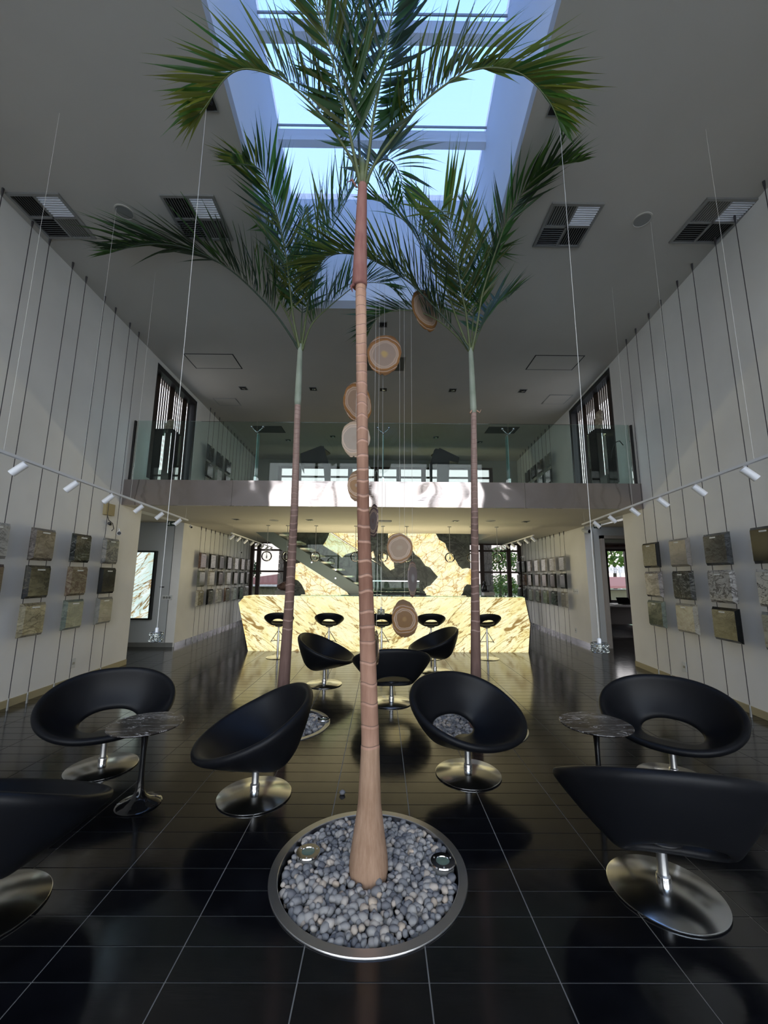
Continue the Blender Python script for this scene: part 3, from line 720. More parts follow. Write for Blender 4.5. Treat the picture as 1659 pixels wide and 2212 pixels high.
# ---------------------------------------------------------------- planters, pebbles, uplights
def uplight(parent, x, y, z):
    M = Vector((x, y, z))
    r = sharp(MB().lathe([(.034, .0), (.064, .0), (.067, .006), (.064, .012), (.036, .012), (.034, .006)], M, 32).build('uplight', M_chrome, parent))
    MB().lathe([(0, .003), (.035, .003), (.035, .008), (0, .010)], M, 24).build('lens', mat('green_lens', (.16, .22, .17, 1), .1, spec=.6), r)
    MB().lathe([(.058, -.05), (.060, 0), (.058, 0)], M, 24).build('housing', M_alu, r)
    for a in range(3):
        MB().lathe([(0, .012), (.004, .012), (.004, .015), (0, .015)], M+Vector((.05*math.cos(2.1*a+.5), .05*math.sin(2.1*a+.5), 0)), 8).build('screw', M_steel, r)
PLAB = ['large round pebble-filled planter with steel rim at the foot of the near palm', 'round pebble planter with steel rim at the foot of the left palm', 'round pebble planter with steel rim at the foot of the right palm']
pmesh = []
for k in range(9):
    bm = bmesh.new(); bmesh.ops.create_uvsphere(bm, u_segments=7, v_segments=5, radius=1)
    ax = (random.uniform(.85, 1.25), random.uniform(.7, 1.0), random.uniform(.55, .8))
    for v in bm.verts: v.co = Vector((v.co.x*ax[0]+random.uniform(-.09, .09), v.co.y*ax[1]+random.uniform(-.09, .09), v.co.z*ax[2]+random.uniform(-.06, .06)))
    for f in bm.faces: f.smooth = True
    me = bpy.data.meshes.new('pebble'); bm.to_mesh(me); bm.free(); me.materials.append(M_peb); pmesh.append(me)
pv = [([v.co.copy() for v in m.vertices], [tuple(p.vertices) for p in m.polygons]) for m in pmesh]
def frob(parent_off, mb, k, M):
    V, F = pv[k]; mb.add([M @ v for v in V], F)
UPL = {0: [(-.39, 2.46), (.34, 2.39)], 1: [(-.60, 4.52)], 2: [(1.32, 4.52)]}
for k, (cx, cy, r) in enumerate(PL):
    t = thing('planter', (cx, cy, 0), PLAB[k], 'planter', 'round floor planters')
    ring = MB().lathe([(r-.046, -.045), (r-.046, .005), (r-.043, .008), (r-.002, .008), (r, .005), (r, .001), (r-.016, .001), (r-.016, -.045)], (cx, cy, 0), 96).build('rim', M_steel, t); sharp(ring)
    MB().lathe([(0, -.06), (r-.02, -.06), (r-.02, -.045), (0, -.045)], (cx, cy, 0), 48).build('gravel_bed', M_soil, t)
    for ux, uy in UPL[k]: uplight(t, ux, uy, .012)
    rr = r-.055; sp = .0345 if k == 0 else .040; cnd = []; stf = MB()
    n = int(rr/sp)+2
    tr = (.098, .06, .06)[k]; tcx, tcy = ((-.055, 2.35), (-1.04, 4.43), (.984, 4.38))[k]
    for lay in (0, 1):
        for i in range(-n, n+1):
            for j in range(-n, n+1):
                x = cx+(i+.5*(j % 2)+.5*lay)*sp+random.uniform(-.30, .30)*sp; y = cy+j*sp*.87+random.uniform(-.30, .30)*sp
                s_ = random.choice((.015, .019, .0225, .027))*(1.0 if k == 0 else 1.1)
                if math.hypot(x-cx, y-cy) > rr-s_*.5 or math.hypot(x-tcx, y-tcy) < tr+s_*.3: continue
                if any(math.hypot(x-a, y-b) < .066 for a, b in UPL[k]): continue
                z = -.030+random.uniform(-.003, .003) if lay == 0 else -.008+random.uniform(-.008, .009)
                z += .020*max(0, 1-math.hypot(x-tcx, y-tcy)/.2)
                M = Matrix.Translation((x, y, z)) @ Euler((random.uniform(-.6, .6), random.uniform(-.6, .6), random.uniform(0, 6.28))).to_matrix().to_4x4() @ Matrix.Scale(s_, 4)
                cnd.append((lay, y, M, random.randrange(9)))
    cnd.sort(key=lambda c: (-c[0], c[1]))
    lim = 300 if k == 0 else 0
    for q, (lay, y, M, v) in enumerate(cnd):
        if q < lim and lay == 1:
            o = wobj(pmesh[v], 'pebble', t); o.matrix_basis = Matrix.Translation((-cx, -cy, 0)) @ M
        else: frob(None, stf, v, M)
    stf.build('pebbles', M_pebs, t, smooth=True, kind='stuff')
lp = wobj(pmesh[3], 'pebble'); lp.location = (-.262, 3.085, .014); lp.scale = (.02, .02, .02)
tag(lp, 'single stray grey pebble lying on the black floor behind the near planter', 'pebble')

# ---------------------------------------------------------------- palms
def spline(P, n):
    P = [Vector(p) for p in P]; Q = [P[0]*2-P[1]]+P+[P[-1]*2-P[-2]]; out = []
    for i in range(1, len(Q)-2):
        for k in range(8):
            t = k/8.0; a, b, c, d = Q[i-1], Q[i], Q[i+1], Q[i+2]
            out.append(.5*((2*b)+(c-a)*t+(2*a-5*b+4*c-d)*t*t+(3*b-a-3*c+d)*t**3))
    out.append(P[-1])
    L = [0]
    for i in range(1, len(out)): L.append(L[-1]+(out[i]-out[i-1]).length)
    res = []; j = 0
    for k in range(n+1):
        s = L[-1]*k/n
        while j < len(L)-2 and L[j+1] < s: j += 1
        f = (s-L[j])/max(1e-9, L[j+1]-L[j]); res.append(out[j].lerp(out[j+1], f))
    return res, L[-1]
LMESH = {}
def leaf_mesh(kind):
    if kind in LMESH: return LMESH[kind]
    out = []
    for v in range(6):
        droop = (.02, .06, .12, .20, .10, .32)[v]; twist = (0, .25, -.2, .15, .4, -.3)[v]; mb = MB(); V = []; F = []; n = 6
        for i in range(n+1):
            u = i/n; wd = (.030+.5*(1-abs(2*min(1, u*1.15)**.8-1)**1.7)*.94)*(1 if u < .999 else .12)
            if u > .8: wd *= (1.0-u)/.2*.85+.15
            x = u; z = -droop*u*u; y0 = .0
            a = twist*u*2; c_, s__ = math.cos(a), math.sin(a)
            for w_, zz in ((-wd, .18*wd), (0, -.05*wd), (wd, .18*wd)): V.append((x, y0+w_*c_-zz*s__, z*1.0+(w_*s__*.06+zz*.08)))
        for i in range(n):
            a = i*3; F += [(a, a+1, a+4, a+3), (a+1, a+2, a+5, a+4)]
        mb.add(V, F); out.append((mb, mb.build('leaflet', LEAF[kind][0], smooth=True, mesh_only=True)))
    LMESH[kind] = out; return out
def frond(palm, root, pts, kinds, lmax, step, budget, wmax=.030, phi=50, rr=.011, bare=.2, curl=0.0, tipk=.5, hdir=None):
    P = [at(*q) for q in pts]; n = 60; C_, Ln = spline(P, n)
    rad = [rr*(1-.80*i/n)*(1.5 if i < 3 else 1) for i in range(n+1)]
    rb = MB().tube(C_, rad, 6).build('frond', M_rachis if kinds[0] != 'dark' else M_rachis2, palm, smooth=True)
    cnt = int(Ln*(1-bare)/step); st = {}; made = 0
    hd = Vector(hdir) if hdir else (C_[-1]-C_[0]); hd.z = 0; hd = hd.normalized() if hd.length > .05 else Vector((0, -1, 0))
    for side in (-1, 1):
        for k in range(cnt):
            u = bare+(1-bare)*(k+.5+random.uniform(-.2, .2))/cnt; f = u*n; i = min(n-1, int(f)); p = C_[i].lerp(C_[i+1], f-i)
            T = (C_[min(n, i+2)]-C_[max(0, i-1)]).normalized()
            Th = Vector((T.x, T.y, 0)); 
            T2 = (T+hd*.12*(1-min(1, Th.length))).normalized()
            Nn = (Vector((0, 0, 1))-T2*T2.z); 
            if Nn.length < .05: Nn = -hd
            Nn.normalize(); S = T.cross(Nn).normalized(); Nn = S.cross(T).normalized()
            a = math.radians(54-26*u+random.uniform(-6, 6)); ph = math.radians(phi+random.uniform(-16, 16))
            D = T*math.cos(a)+(S*side*math.cos(ph)+Nn*math.sin(ph))*math.sin(a)
            D = (D+Vector((random.uniform(-.05, .05), random.uniform(-.05, .05), random.uniform(-.05, .04)-curl*u))).normalized()
            Lf = lmax*(max(0.0, math.sin(PI*(.09+.74*u)))**.6)*random.uniform(.82, 1.08)*(1 if u < .85 else 1-(u-.85)*(1-tipk)/.15)
            tp = p+D*Lf
            if tp.z > 5.60 and not (-1.42 < tp.x < 1.34 and tp.y < 5.6): D.z -= (tp.z-5.58)/Lf; D.normalize()
            Z = (Nn-D*Nn.dot(D)).normalized(); Z = (Matrix.Rotation(side*random.uniform(-.2, .8), 3, D) @ Z).normalized(); Y = Z.cross(D)
            wd = wmax*random.uniform(.75, 1.2)*(1-.35*u)
            v = random.choice((0, 1, 1, 2, 2, 3, 4, 5)); kd = kinds[random.randrange(len(kinds))]
            M = Matrix(((D.x*Lf, Y.x*wd, Z.x*Lf, p.x), (D.y*Lf, Y.y*wd, Z.y*Lf, p.y), (D.z*Lf, Y.z*wd, Z.z*Lf, p.z), (0, 0, 0, 1)))
            mbx, me = leaf_mesh(kd)[v]
            if budget[0] > 0:
                budget[0] -= 1; o = wobj(me, 'leaflet', rb); o.matrix_basis = Matrix.Translation(-root) @ M
            else:
                st.setdefault(kd, MB()).add([M @ Vector(q) for q in mbx.v], mbx.f)
    for kd, mb in st.items(): mb.build('leaflets', LEAF[kd][1], rb, smooth=True, kind='stuff')
def trunk(palm, path, radii, ring_z, mats, seed, name='trunk'):
    """path: (x,y,z) list; rings at the given heights raise a scar with a groove above"""
    rnd = random.Random(seed); n = 24; zs = []
    def ev(z):
        for a, b in zip(path, path[1:]):
            if z <= b[2]+1e-6:
                f = (z-a[2])/(b[2]-a[2]); f = max(0, f); return a[0]+(b[0]-a[0])*f, a[1]+(b[1]-a[1])*f
        return path[-1][0], path[-1][1]
    def er(z):
        for a, b in zip(radii, radii[1:]):
            if z <= b[0]: f = (z-a[0])/(b[0]-a[0]); return a[1]+(b[1]-a[1])*max(0, f)
        return radii[-1][1]
    z0, z1 = path[0][2], path[-1][2]; secs = []
    z = z0
    while z < (ring_z[0] if ring_z else z1)-.02: secs.append((z, 1.0, 3)); z += .05
    for a, b in zip(ring_z, ring_z[1:]+[z1]):
        g = b-a; sw = min(.012, g*.2)
        secs += [(a, 1.028, 1), (a+sw, 1.024, 2), (a+sw+.002, .992, 2), (a+sw+.005, .992, 0), (a+g*.5, 1.0, 0), (b-.004, 1.012, 0)]
    secs.append((z1, 1.0, 0)); V = []; F = []; ms = []
    wob = [rnd.uniform(-.012, .012) for _ in range(n)]
    for z, k, m_ in secs:
        x, y = ev(z); r = er(z)*k
        for q in range(n):
            a = 2*PI*q/n; rz = .004*math.sin(a*2+z*7)+.003*math.sin(a*3-z*5) if m_ != 3 else 0
            V.append((x+r*(1+wob[q])*math.cos(a), y+r*(1+wob[q])*math.sin(a), z+rz))
    mb = MB()
    for i in range(len(secs)-1):
        for q in range(n): F.append((i*n+q, i*n+(q+1) % n, (i+1)*n+(q+1) % n, (i+1)*n+q)); ms.append(secs[i][2])
    F.append(tuple(range((len(secs)-1)*n, len(secs)*n))); ms.append(0)
    mb.v = V; mb.f = F; mb.m = ms
    return mb.build(name, mats, palm, smooth=True)
def rings(z0, z1, g0, g1, rnd):
    z = z0; out = []
    while z < z1: out.append(z); z += (g0+(g1-g0)*(z-z0)/(z1-z0))*rnd.uniform(.8, 1.2)
    return out

# near palm
r0 = Vector((-.055, 2.35, -.03)); palm = thing('palm_tree', r0, 'tall near palm with a thick pale base and reddish crownshaft, rising to the roof light', 'palm tree', 'indoor palms')
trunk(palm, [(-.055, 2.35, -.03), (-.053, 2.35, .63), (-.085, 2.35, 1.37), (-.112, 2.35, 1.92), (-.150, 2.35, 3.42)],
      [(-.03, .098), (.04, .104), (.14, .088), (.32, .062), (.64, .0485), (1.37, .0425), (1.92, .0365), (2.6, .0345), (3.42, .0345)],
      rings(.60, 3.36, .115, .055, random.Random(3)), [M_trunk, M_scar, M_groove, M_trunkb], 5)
cs = MB(); prof = [(3.40, .047, -.158), (3.42, .050, -.158), (3.50, .048, -.157), (3.75, .042, -.156), (4.0, .036, -.153), (4.16, .031, -.150), (4.24, .026, -.150)]
cs.tube([(x, 2.35, z) for z, r, x in prof], [r for z, r, x in prof], 18); cs.build('crownshaft', M_shaftr, palm, smooth=True)
MB().tube([(-.195, 2.33, 3.40), (-.21, 2.31, 3.37), (-.20, 2.31, 3.33)], [.012, .008, .002], 6).tube([(-.19, 2.33, 4.14), (-.22, 2.32, 4.19), (-.25, 2.32, 4.17)], [.006, .008, .002], 6).build('torn_sheath', M_shaftr, palm, smooth=True)
MB().tube([(-.150, 2.35, 4.18), (-.151, 2.35, 4.34), (-.152, 2.35, 4.42)], [.030, .022, .006], 14).build('petiole_sheath', M_rachis, palm, smooth=True)
bud = [300]
def Yl(pts, y0, y1):
    n = len(pts)-1; return [(a, b, y0+(y1-y0)*(k/n)**1.2) for k, (a, b) in enumerate(pts)]
frond(palm, r0, Yl([(780, 408), (760, 345), (706, 264), (649, 202), (597, 166), (545, 150), (511, 153), (483, 174), (452, 218), (432, 246)], 2.35, 2.30), ['green', 'olive', 'olive'], 0.62, .024, bud, .038, 62)
frond(palm, r0, Yl([(785, 408), (815, 345), (871, 270), (903, 231), (939, 200), (985, 168), (1017, 153), (1063, 146), (1115, 155), (1154, 181), (1188, 222), (1206, 260)], 2.35, 2.38), ['green', 'olive', 'olive'], 0.62, .024, bud, .038, 62)
frond(palm, r0, Yl([(781, 408), (760, 310), (745, 233), (719, 130), (693, 44), (670, -30), (655, -90)], 2.35, 1.85), ['olive', 'green'], 0.66, .023, bud, .040, 25, bare=.22, hdir=(-.2, -1, 0), rr=.013)
frond(palm, r0, Yl([(784, 408), (797, 330), (806, 259), (826, 150), (843, 52), (855, -30), (862, -100)], 2.35, 1.95), ['green', 'dark', 'green'], 0.66, .023, bud, .038, 25, bare=.22, hdir=(.2, -1, 0), rr=.013)
frond(palm, r0, Yl([(786, 408), (800, 368), (826, 345), (850, 352), (866, 385), (872, 425)], 2.38, 3.1), ['olive', 'teal', 'green'], 0.60, .034, bud, .038, 30)
frond(palm, r0, Yl([(782, 406), (775, 300), (768, 200), (764, 100), (762, 20), (762, -60)], 2.36, 2.75), ['green', 'dark', 'teal'], 0.60, .05, bud, .034, 20, bare=.4, hdir=(0, 1, 0))

# left palm
r1 = Vector((-1.04, 4.43, -.03)); palm = thing('palm_tree', r1, 'left slim palm with a long frond arching out towards the left ceiling vents', 'palm tree', 'indoor palms')
trunk(palm, [(-1.04, 4.43, -.03), (-1.02, 4.43, .33), (-.997, 4.43, 1.24), (-.985, 4.43, 2.26), (-1.0, 4.43, 3.52)],
      [(-.03, .085), (.1, .07), (.33, .0635), (1.24, .050), (2.26, .0415), (3.52, .0335)], rings(.95, 3.5, .10, .05, random.Random(8)), [M_trunkd, M_scard, M_groove, M_trunkd], 9)
MB().tube([(-1.0, 4.43, z) for z in (3.50, 3.56, 3.8, 4.05, 4.2, 4.28)], [.036, .040, .037, .032, .028, .024], 16).build('crownshaft', M_shaftg, palm, smooth=True)
bud = [300]
frond(palm, r1, Yl([(648, 757), (600, 685), (550, 630), (500, 585), (450, 555), (400, 535), (350, 527), (300, 530), (240, 546)], 4.43, 4.15), ['dark', 'green', 'dark'], 0.88, .034, bud, .038, 66, rr=.014)
frond(palm, r1, Yl([(648, 757), (634, 689), (625, 608), (618, 554), (607, 499), (594, 451), (583, 414), (566, 371), (540, 358), (508, 353)], 4.43, 3.1), ['green', 'dark', 'olive'], 0.62, .034, bud, .038, 35, rr=.014, hdir=(-.6, -1, 0))
frond(palm, r1, Yl([(650, 757), (665, 662), (674, 626), (685, 590), (699, 550), (719, 490), (735, 460), (764, 405), (790, 375)], 4.43, 4.55), ['olive', 'green'], 0.85, .034, bud, .038, 45, rr=.014)
frond(palm, r1, Yl([(652, 757), (674, 700), (712, 662), (739, 639), (763, 621), (793, 611), (829, 613), (852, 626)], 4.43, 4.7), ['teal', 'green', 'dark'], 0.65, .034, bud, .034, 62, rr=.012)
frond(palm, r1, Yl([(647, 755), (625, 690), (600, 640), (585, 580), (575, 520), (560, 460), (550, 425)], 4.45, 4.3), ['olive', 'green'], 0.71, .038, bud, .034, 45, rr=.011)
frond(palm, r1, Yl([(649, 755), (652, 690), (655, 620), (652, 560), (650, 500), (656, 450)], 4.45, 5.2), ['teal', 'green'], 0.60, .045, bud, .034, 20, rr=.010, hdir=(0, 1, 0))

# right palm
r2 = Vector((.984, 4.38, -.03)); palm = thing('palm_tree', r2, 'right slim palm with a drooping fan-shaped frond tip facing the viewer', 'palm tree', 'indoor palms')
trunk(palm, [(.984, 4.38, -.03), (1.0, 4.38, .52), (1.037, 4.38, 2.27), (1.062, 4.38, 3.42)],
      [(-.03, .08), (.1, .065), (.5, .0545), (1.24, .046), (2.27, .0385), (3.42, .031)], rings(.95, 3.4, .10, .05, random.Random(12)), [M_trunkd, M_scard, M_groove, M_trunkd], 19)
MB().tube([(1.062-.003*k, 4.38, z) for k, z in enumerate((3.40, 3.46, 3.7, 4.0, 4.14, 4.22))], [.034, .038, .034, .030, .028, .024], 16).build('crownshaft', M_shaftg, palm, smooth=True)
MB().tube([(1.03, 4.35, 3.42), (1.01, 4.34, 3.38), (1.0, 4.34, 3.40)], [.01, .008, .002], 6).tube([(1.09, 4.35, 3.42), (1.12, 4.34, 3.39), (1.14, 4.34, 3.43)], [.01, .007, .002], 6).build('torn_sheath', M_trunk, palm, smooth=True)
bud = [300]
frond(palm, r2, Yl([(1019, 760), (1031, 700), (1042, 635), (1061, 572), (1083, 508), (1101, 463), (1130, 414), (1154, 389), (1193, 363), (1245, 350)], 4.38, 3.1), ['green', 'green', 'dark'], 0.58, .034, bud, .040, 58, rr=.014)
frond(palm, r2, Yl([(1016, 760), (1007, 680), (998, 635), (989, 581), (978, 530), (968, 488), (958, 462), (950, 458), (947, 480)], 4.38, 3.55), ['green', 'olive', 'olive'], 0.80, .034, bud, .040, 25, rr=.014, hdir=(-.3, -1, 0))
frond(palm, r2, Yl([(1014, 758), (987, 690), (957, 608), (931, 572), (897, 509), (877, 481), (852, 460), (828, 437), (795, 428)], 4.38, 4.2), ['green', 'dark', 'olive'], 0.80, .034, bud, .038, 50, rr=.013)
frond(palm, r2, Yl([(1015, 758), (985, 715), (940, 665), (890, 615), (840, 581), (793, 557), (750, 548), (715, 553), (690, 580), (672, 612)], 4.38, 4.0), ['dark', 'olive', 'olive'], 0.80, .030, bud, .040, 60, rr=.013)
frond(palm, r2, Yl([(1013, 758), (985, 725), (955, 699), (925, 681), (894, 672), (862, 671), (827, 679), (808, 698), (792, 728)], 4.40, 4.75), ['green', 'dark', 'teal'], 0.62, .036, bud, .038, 58, rr=.011)
frond(palm, r2, Yl([(1020, 757), (1036, 715), (1055, 680), (1078, 655), (1102, 640)], 4.42, 4.9), ['teal', 'green'], 0.65, .036, bud, .032, 30, rr=.011)
frond(palm, r2, Yl([(1018, 757), (1022, 690), (1030, 620), (1032, 550), (1026, 490), (1015, 440)], 4.45, 4.6), ['green', 'olive'], 0.65, .042, bud, .038, 20, rr=.011, hdir=(0, 1, 0))

# ---------------------------------------------------------------- hanging agate slices
def agate_slice(px, py, Y, wpx, hpx, yaw, cols, label, seed, tilt=0, notch=True):
    c = at(px, py, Y); dep = (c-EYE).dot(FW); H_ = hpx/FPX*dep/2/math.cos(math.atan2(c.z-1.52, Y)*.0)
    R_ = H_; Wf = wpx/hpx if yaw == 0 else cols[4]
    t = thing('agate_slice', c, label, 'agate slice', 'agate slices hanging on threads in a spiral')
    rnd = random.Random(seed); ph = [rnd.uniform(0, 6.28) for _ in range(6)]; n = 56
    def rad(a):
        r = 1+.03*math.sin(2*a+ph[0])+.03*math.sin(3*a+ph[1])+.014*math.sin(7*a+ph[2])+.008*math.sin(13*a+ph[3])+.006*math.sin(23*a+ph[4])
        if notch: r -= .06*math.exp(-((a-4.6)/.05)**2)
        return r
    Rz = Matrix.Rotation(math.radians(yaw), 3, 'Z') @ Matrix.Rotation(math.radians(tilt), 3, 'Y')
    V = []
    for yy, k in ((-.006, .985), (-.004, 1.0), (.004, 1.0), (.006, .985)):
        for q in range(n):
            a = 2*PI*q/n; r = rad(a)*k; V.append(Vector((R_*Wf*r*math.cos(a), yy, R_*r*math.sin(a))))
    F = [tuple(range(n)), tuple(range(3*n, 4*n))[::-1]]
    for i in range(3):
        for q in range(n): F.append((i*n+q, (i+1)*n+q, (i+1)*n+(q+1) % n, i*n+(q+1) % n))
    me = bpy.data.meshes.new('slice'); me.from_pydata(V, [], F); m = agate('agate_%d' % seed, cols[0], cols[1], cols[2], cols[3]*.19/R_, seed); me.materials.append(m)
    o = bpy.data.objects.new('slice', me); C.objects.link(o); o.parent = t; o.rotation_euler = Rz.to_euler(); fixn(o)
    th = MB().tube([c+Vector((0, 0, R_*.97)), Vector((c.x, c.y, GZ-.02))], .0012, 4); th.build('thread', M_wire, t)
    return t
BR, PK, GY_, AM, TAN = (.36, .17, .06, 1), (.38, .25, .17, 1), (.30, .26, .26, 1), (.30, .13, .02, 1), (.42, .28, .19, 1)
agate_slice(918, 670, 4.55, 45, 94, 38, (BR, TAN, (.45, .34, .27, 1), 1.0, .78), 'topmost hanging agate slice, a tilted tan oval in front of the right palm fronds', 1, -12)
agate_slice(830, 766, 4.35, 74, 93, 0, (BR, (.40, .29, .22, 1), (.55, .38, .16, 1), 1.05, .8), 'hanging agate slice with a cream eye and dark pinhole, right of the near trunk', 2)
agate_slice(773, 870, 4.15, 44, 96, 40, (BR, PK, TAN, 1.0, .75), 'hanging agate slice mostly hidden behind the near trunk, above the mezzanine rail', 3, 6)
agate_slice(768, 948, 4.0, 60, 84, 0, ((.44, .30, .18, 1), (.36, .28, .21, 1), (.34, .26, .19, 1), .92, .76), 'pale grey-brown agate slice level with the glass rail, left of the near trunk', 4)
agate_slice(772, 1050, 4.0, 42, 70, 0, (AM, AM, PK, 1.2, .64), 'amber-brown agate slice in front of the steel fascia, left of the near trunk', 5)
agate_slice(807, 1125, 4.15, 22, 70, -66, ((.16, .11, .11, 1), (.22, .17, .17, 1), (.20, .14, .13, 1), 1.0, .72), 'dark brown-grey agate slice nearly edge-on under the fascia', 6, 0, False)
agate_slice(863, 1184, 4.35, 55, 67, 0, (AM, (.36, .24, .15, 1), (.40, .29, .19, 1), 1.0, .84), 'round amber-rimmed agate slice with fine pale rings before the onyx wall', 7)
agate_slice(891, 1250, 4.55, 22, 78, 62, ((.28, .15, .13, 1), (.36, .30, .29, 1), (.55, .52, .52, 1), .8, .58), 'narrow grey agate slice with rusty edge, almost edge-on above the counter top', 8, 0, False)
agate_slice(874, 1337, 4.45, 56, 80, 0, (AM, (.24, .11, .02, 1), (.36, .19, .05, 1), 1.25, .70), 'lower amber agate slice with a pale grey inner band, in front of the counter', 9)
agate_slice(813, 1400, 4.25, 11, 70, -78, ((.16, .11, .06, 1), (.20, .15, .12, 1), (.20, .15, .12, 1), 1.0, .72), 'lowest agate slice, edge-on beside the near trunk above the far chair', 10, 0, False)

# ---------------------------------------------------------------- crystal lamps on long cords under black ceiling boxes
def ceiling_box(x, y, sz, lb):
    t = thing('ceiling_box', (x, y, CZ), lb, 'ceiling fitting', 'black square ceiling fittings')
    h = sz/2; MB().box((x-h, y-h, CZ-.006), (x+h, y+h, CZ-.001)).build('backing', M_dark, t)
    f = MB()
    for a, b in (((x-h-.008, y-h-.008), (x+h+.008, y-h)), ((x-h-.008, y+h), (x+h+.008, y+h+.008)), ((x-h-.008, y-h), (x-h, y+h)), ((x+h, y-h), (x+h+.008, y+h))): f.box((a[0], a[1], CZ-.012), (b[0], b[1], CZ-.001))
    f.build('frame', M_alu, t)
    for k in range(4): MB().lathe([(0, 0), (.012, 0), (.010, -.03), (0, -.032)], (x-h*.6+k*h*.4, y, CZ-.006), 8).build('cable_gland', M_black, t)
ceiling_box(-1.585, 2.92, .14, 'black square ceiling fitting beside the skylight, upper left')
ceiling_box(1.55, 2.92, .14, 'black square ceiling fitting beside the skylight, upper right')
ceiling_box(-.005, 6.07, .13, 'black square ceiling fitting just beyond the skylight, in the middle')
def crystal_lamp(x, y, z, w_, h_, lb):
    t = thing('crystal_lamp', (x, y, z), lb, 'hanging lamp', 'cut crystal lamps on long cords')
    MB().tube([(x, y, z+h_*.5+.03), (x+.004, y, (z+CZ)/2), (x, y, CZ-.01)], .0022, 5).build('cord', M_wire, t)
    MB().lathe([(0, h_*.5+.035), (w_*.12, h_*.5+.03), (w_*.12, h_*.5), (0, h_*.5)], (x, y, z), 12).build('cap', M_white, t)
    fr = MB()
    for dz in (-h_/2, 0, h_/2): fr.tube([(x+w_/2*math.cos(2*PI*k/24), y+w_/2*math.sin(2*PI*k/24), z+dz) for k in range(24)], .0022, 5, closed=True)
    for k in range(3): fr.tube([(x, y, z+h_/2), (x+w_/2*math.cos(2.1*k), y+w_/2*math.sin(2.1*k), z+h_/2)], .0022, 5)
    fr.build('wire_frame', M_chrome, t)
    n = 12
    gem = MB().lathe([(0, -.5), (.34, -.3), (.5, 0), (.34, .3), (0, .5)], n=6)
    for row in range(3):
        for k in range(n):
            a = 2*PI*(k+.5*row)/n; s = h_/3*1.02
            M = Matrix.Translation((x+w_/2*math.cos(a), y+w_/2*math.sin(a), z+(row-1)*h_/3)) @ Matrix.Rotation(a, 4, 'Z') @ Matrix.Diagonal((s*.6, s, s, 1))
            MB().add([M @ Vector(v) for v in gem.v], gem.f).build('crystal', M_cryst, t)
    MB().lathe([(0, -h_*.3), (.012, -h_*.28), (.012, h_*.4), (0, h_*.5)], (x, y, z), 10).build('bulb', mat('frosted_bulb', (.8, .78, .7, 1), .4), t)
crystal_lamp(-1.59, 2.932, 1.085, .082, .062, 'small cut crystal lamp hanging low on a long cord at the left')
crystal_lamp(1.555, 2.931, 1.03, .108, .062, 'small cut crystal lamp hanging low on a long cord at the right')
q = at(823, 1322, 6.07); crystal_lamp(q.x, 6.07, q.z, .10, .075, 'tiny crystal lamp hanging in front of the counter beside the near trunk')

# ---------------------------------------------------------------- track lights
def track(p0, p1, heads, side, wires, lb, grp, z=2.45):
    t = thing('track_light_rail', (p0[0], p0[1], z), lb, 'track light', grp)
    p0 = Vector((p0[0], p0[1], z)); p1 = Vector((p1[0], p1[1], z)); d = (p1-p0).normalized()
    s = Vector((-d.y, d.x, 0))*.015
    MB().prism([p0-s, p0+s, p1+s, p1-s], (0, 0, .022)).build('rail', M_white, t)
    for f, zt in wires:
        q = p0.lerp(p1, f); MB().tube([q+Vector((0, 0, .02)), (q.x, q.y, zt)], .0014, 4).build('suspension_wire', M_wire, t)
    for f in heads:
        q = p0.lerp(p1, f); ax = Vector((side*.62, -.25, -.72)).normalized()
        hp = q+Vector((0, 0, -.035)); e0 = hp-ax*.02; e1 = hp+ax*.11
        hd = MB().tube([e0, e0+ax*.004, e1-ax*.002, e1], [.027, .030, .030, .028], 16).build('spotlight', M_white, t); sharp(hd)
        MB().tube([q, hp+ax*.02], .009, 8).build('stem', M_white, hd)
        MB().tube([e1-ax*.004, e1+ax*.001], [.022, .022], 14).build('lens', M_alu, hd)
hl = [.06, .235, .40, .585, .745, .92]
track((-2.93, 2.6), (-3.386, 6.893), [.15, .305, .455, .62, .765, .925], -1, [(.10, CZ), (.32, CZ), (.55, CZ), (.98, LZ)], 'long white track light rail crossing in front of the left wall', 'long track light rails')
track((2.93, 2.55), (3.60, 7.05), [.145, .29, .435, .585, .74, .875], 1, [(.12, CZ), (.34, CZ), (.58, CZ), (.98, LZ)], 'long white track light rail crossing in front of the right wall', 'long track light rails')
track((-3.40, 9.0), (-3.72, 13.6), [.03, .15, .29, .43, .56, .70, .84, .97], -1, [(0.02, LZ), (.5, LZ), (.98, LZ)], 'white track light rail under the lower ceiling, left side near the rear window', 'rear track light rails')
track((3.46, 9.0), (3.74, 13.4), [.03, .15, .29, .43, .56, .70, .84, .97], 1, [(0.02, LZ), (.5, LZ), (.98, LZ)], 'white track light rail under the lower ceiling, right side near the rear window', 'rear track light rails')

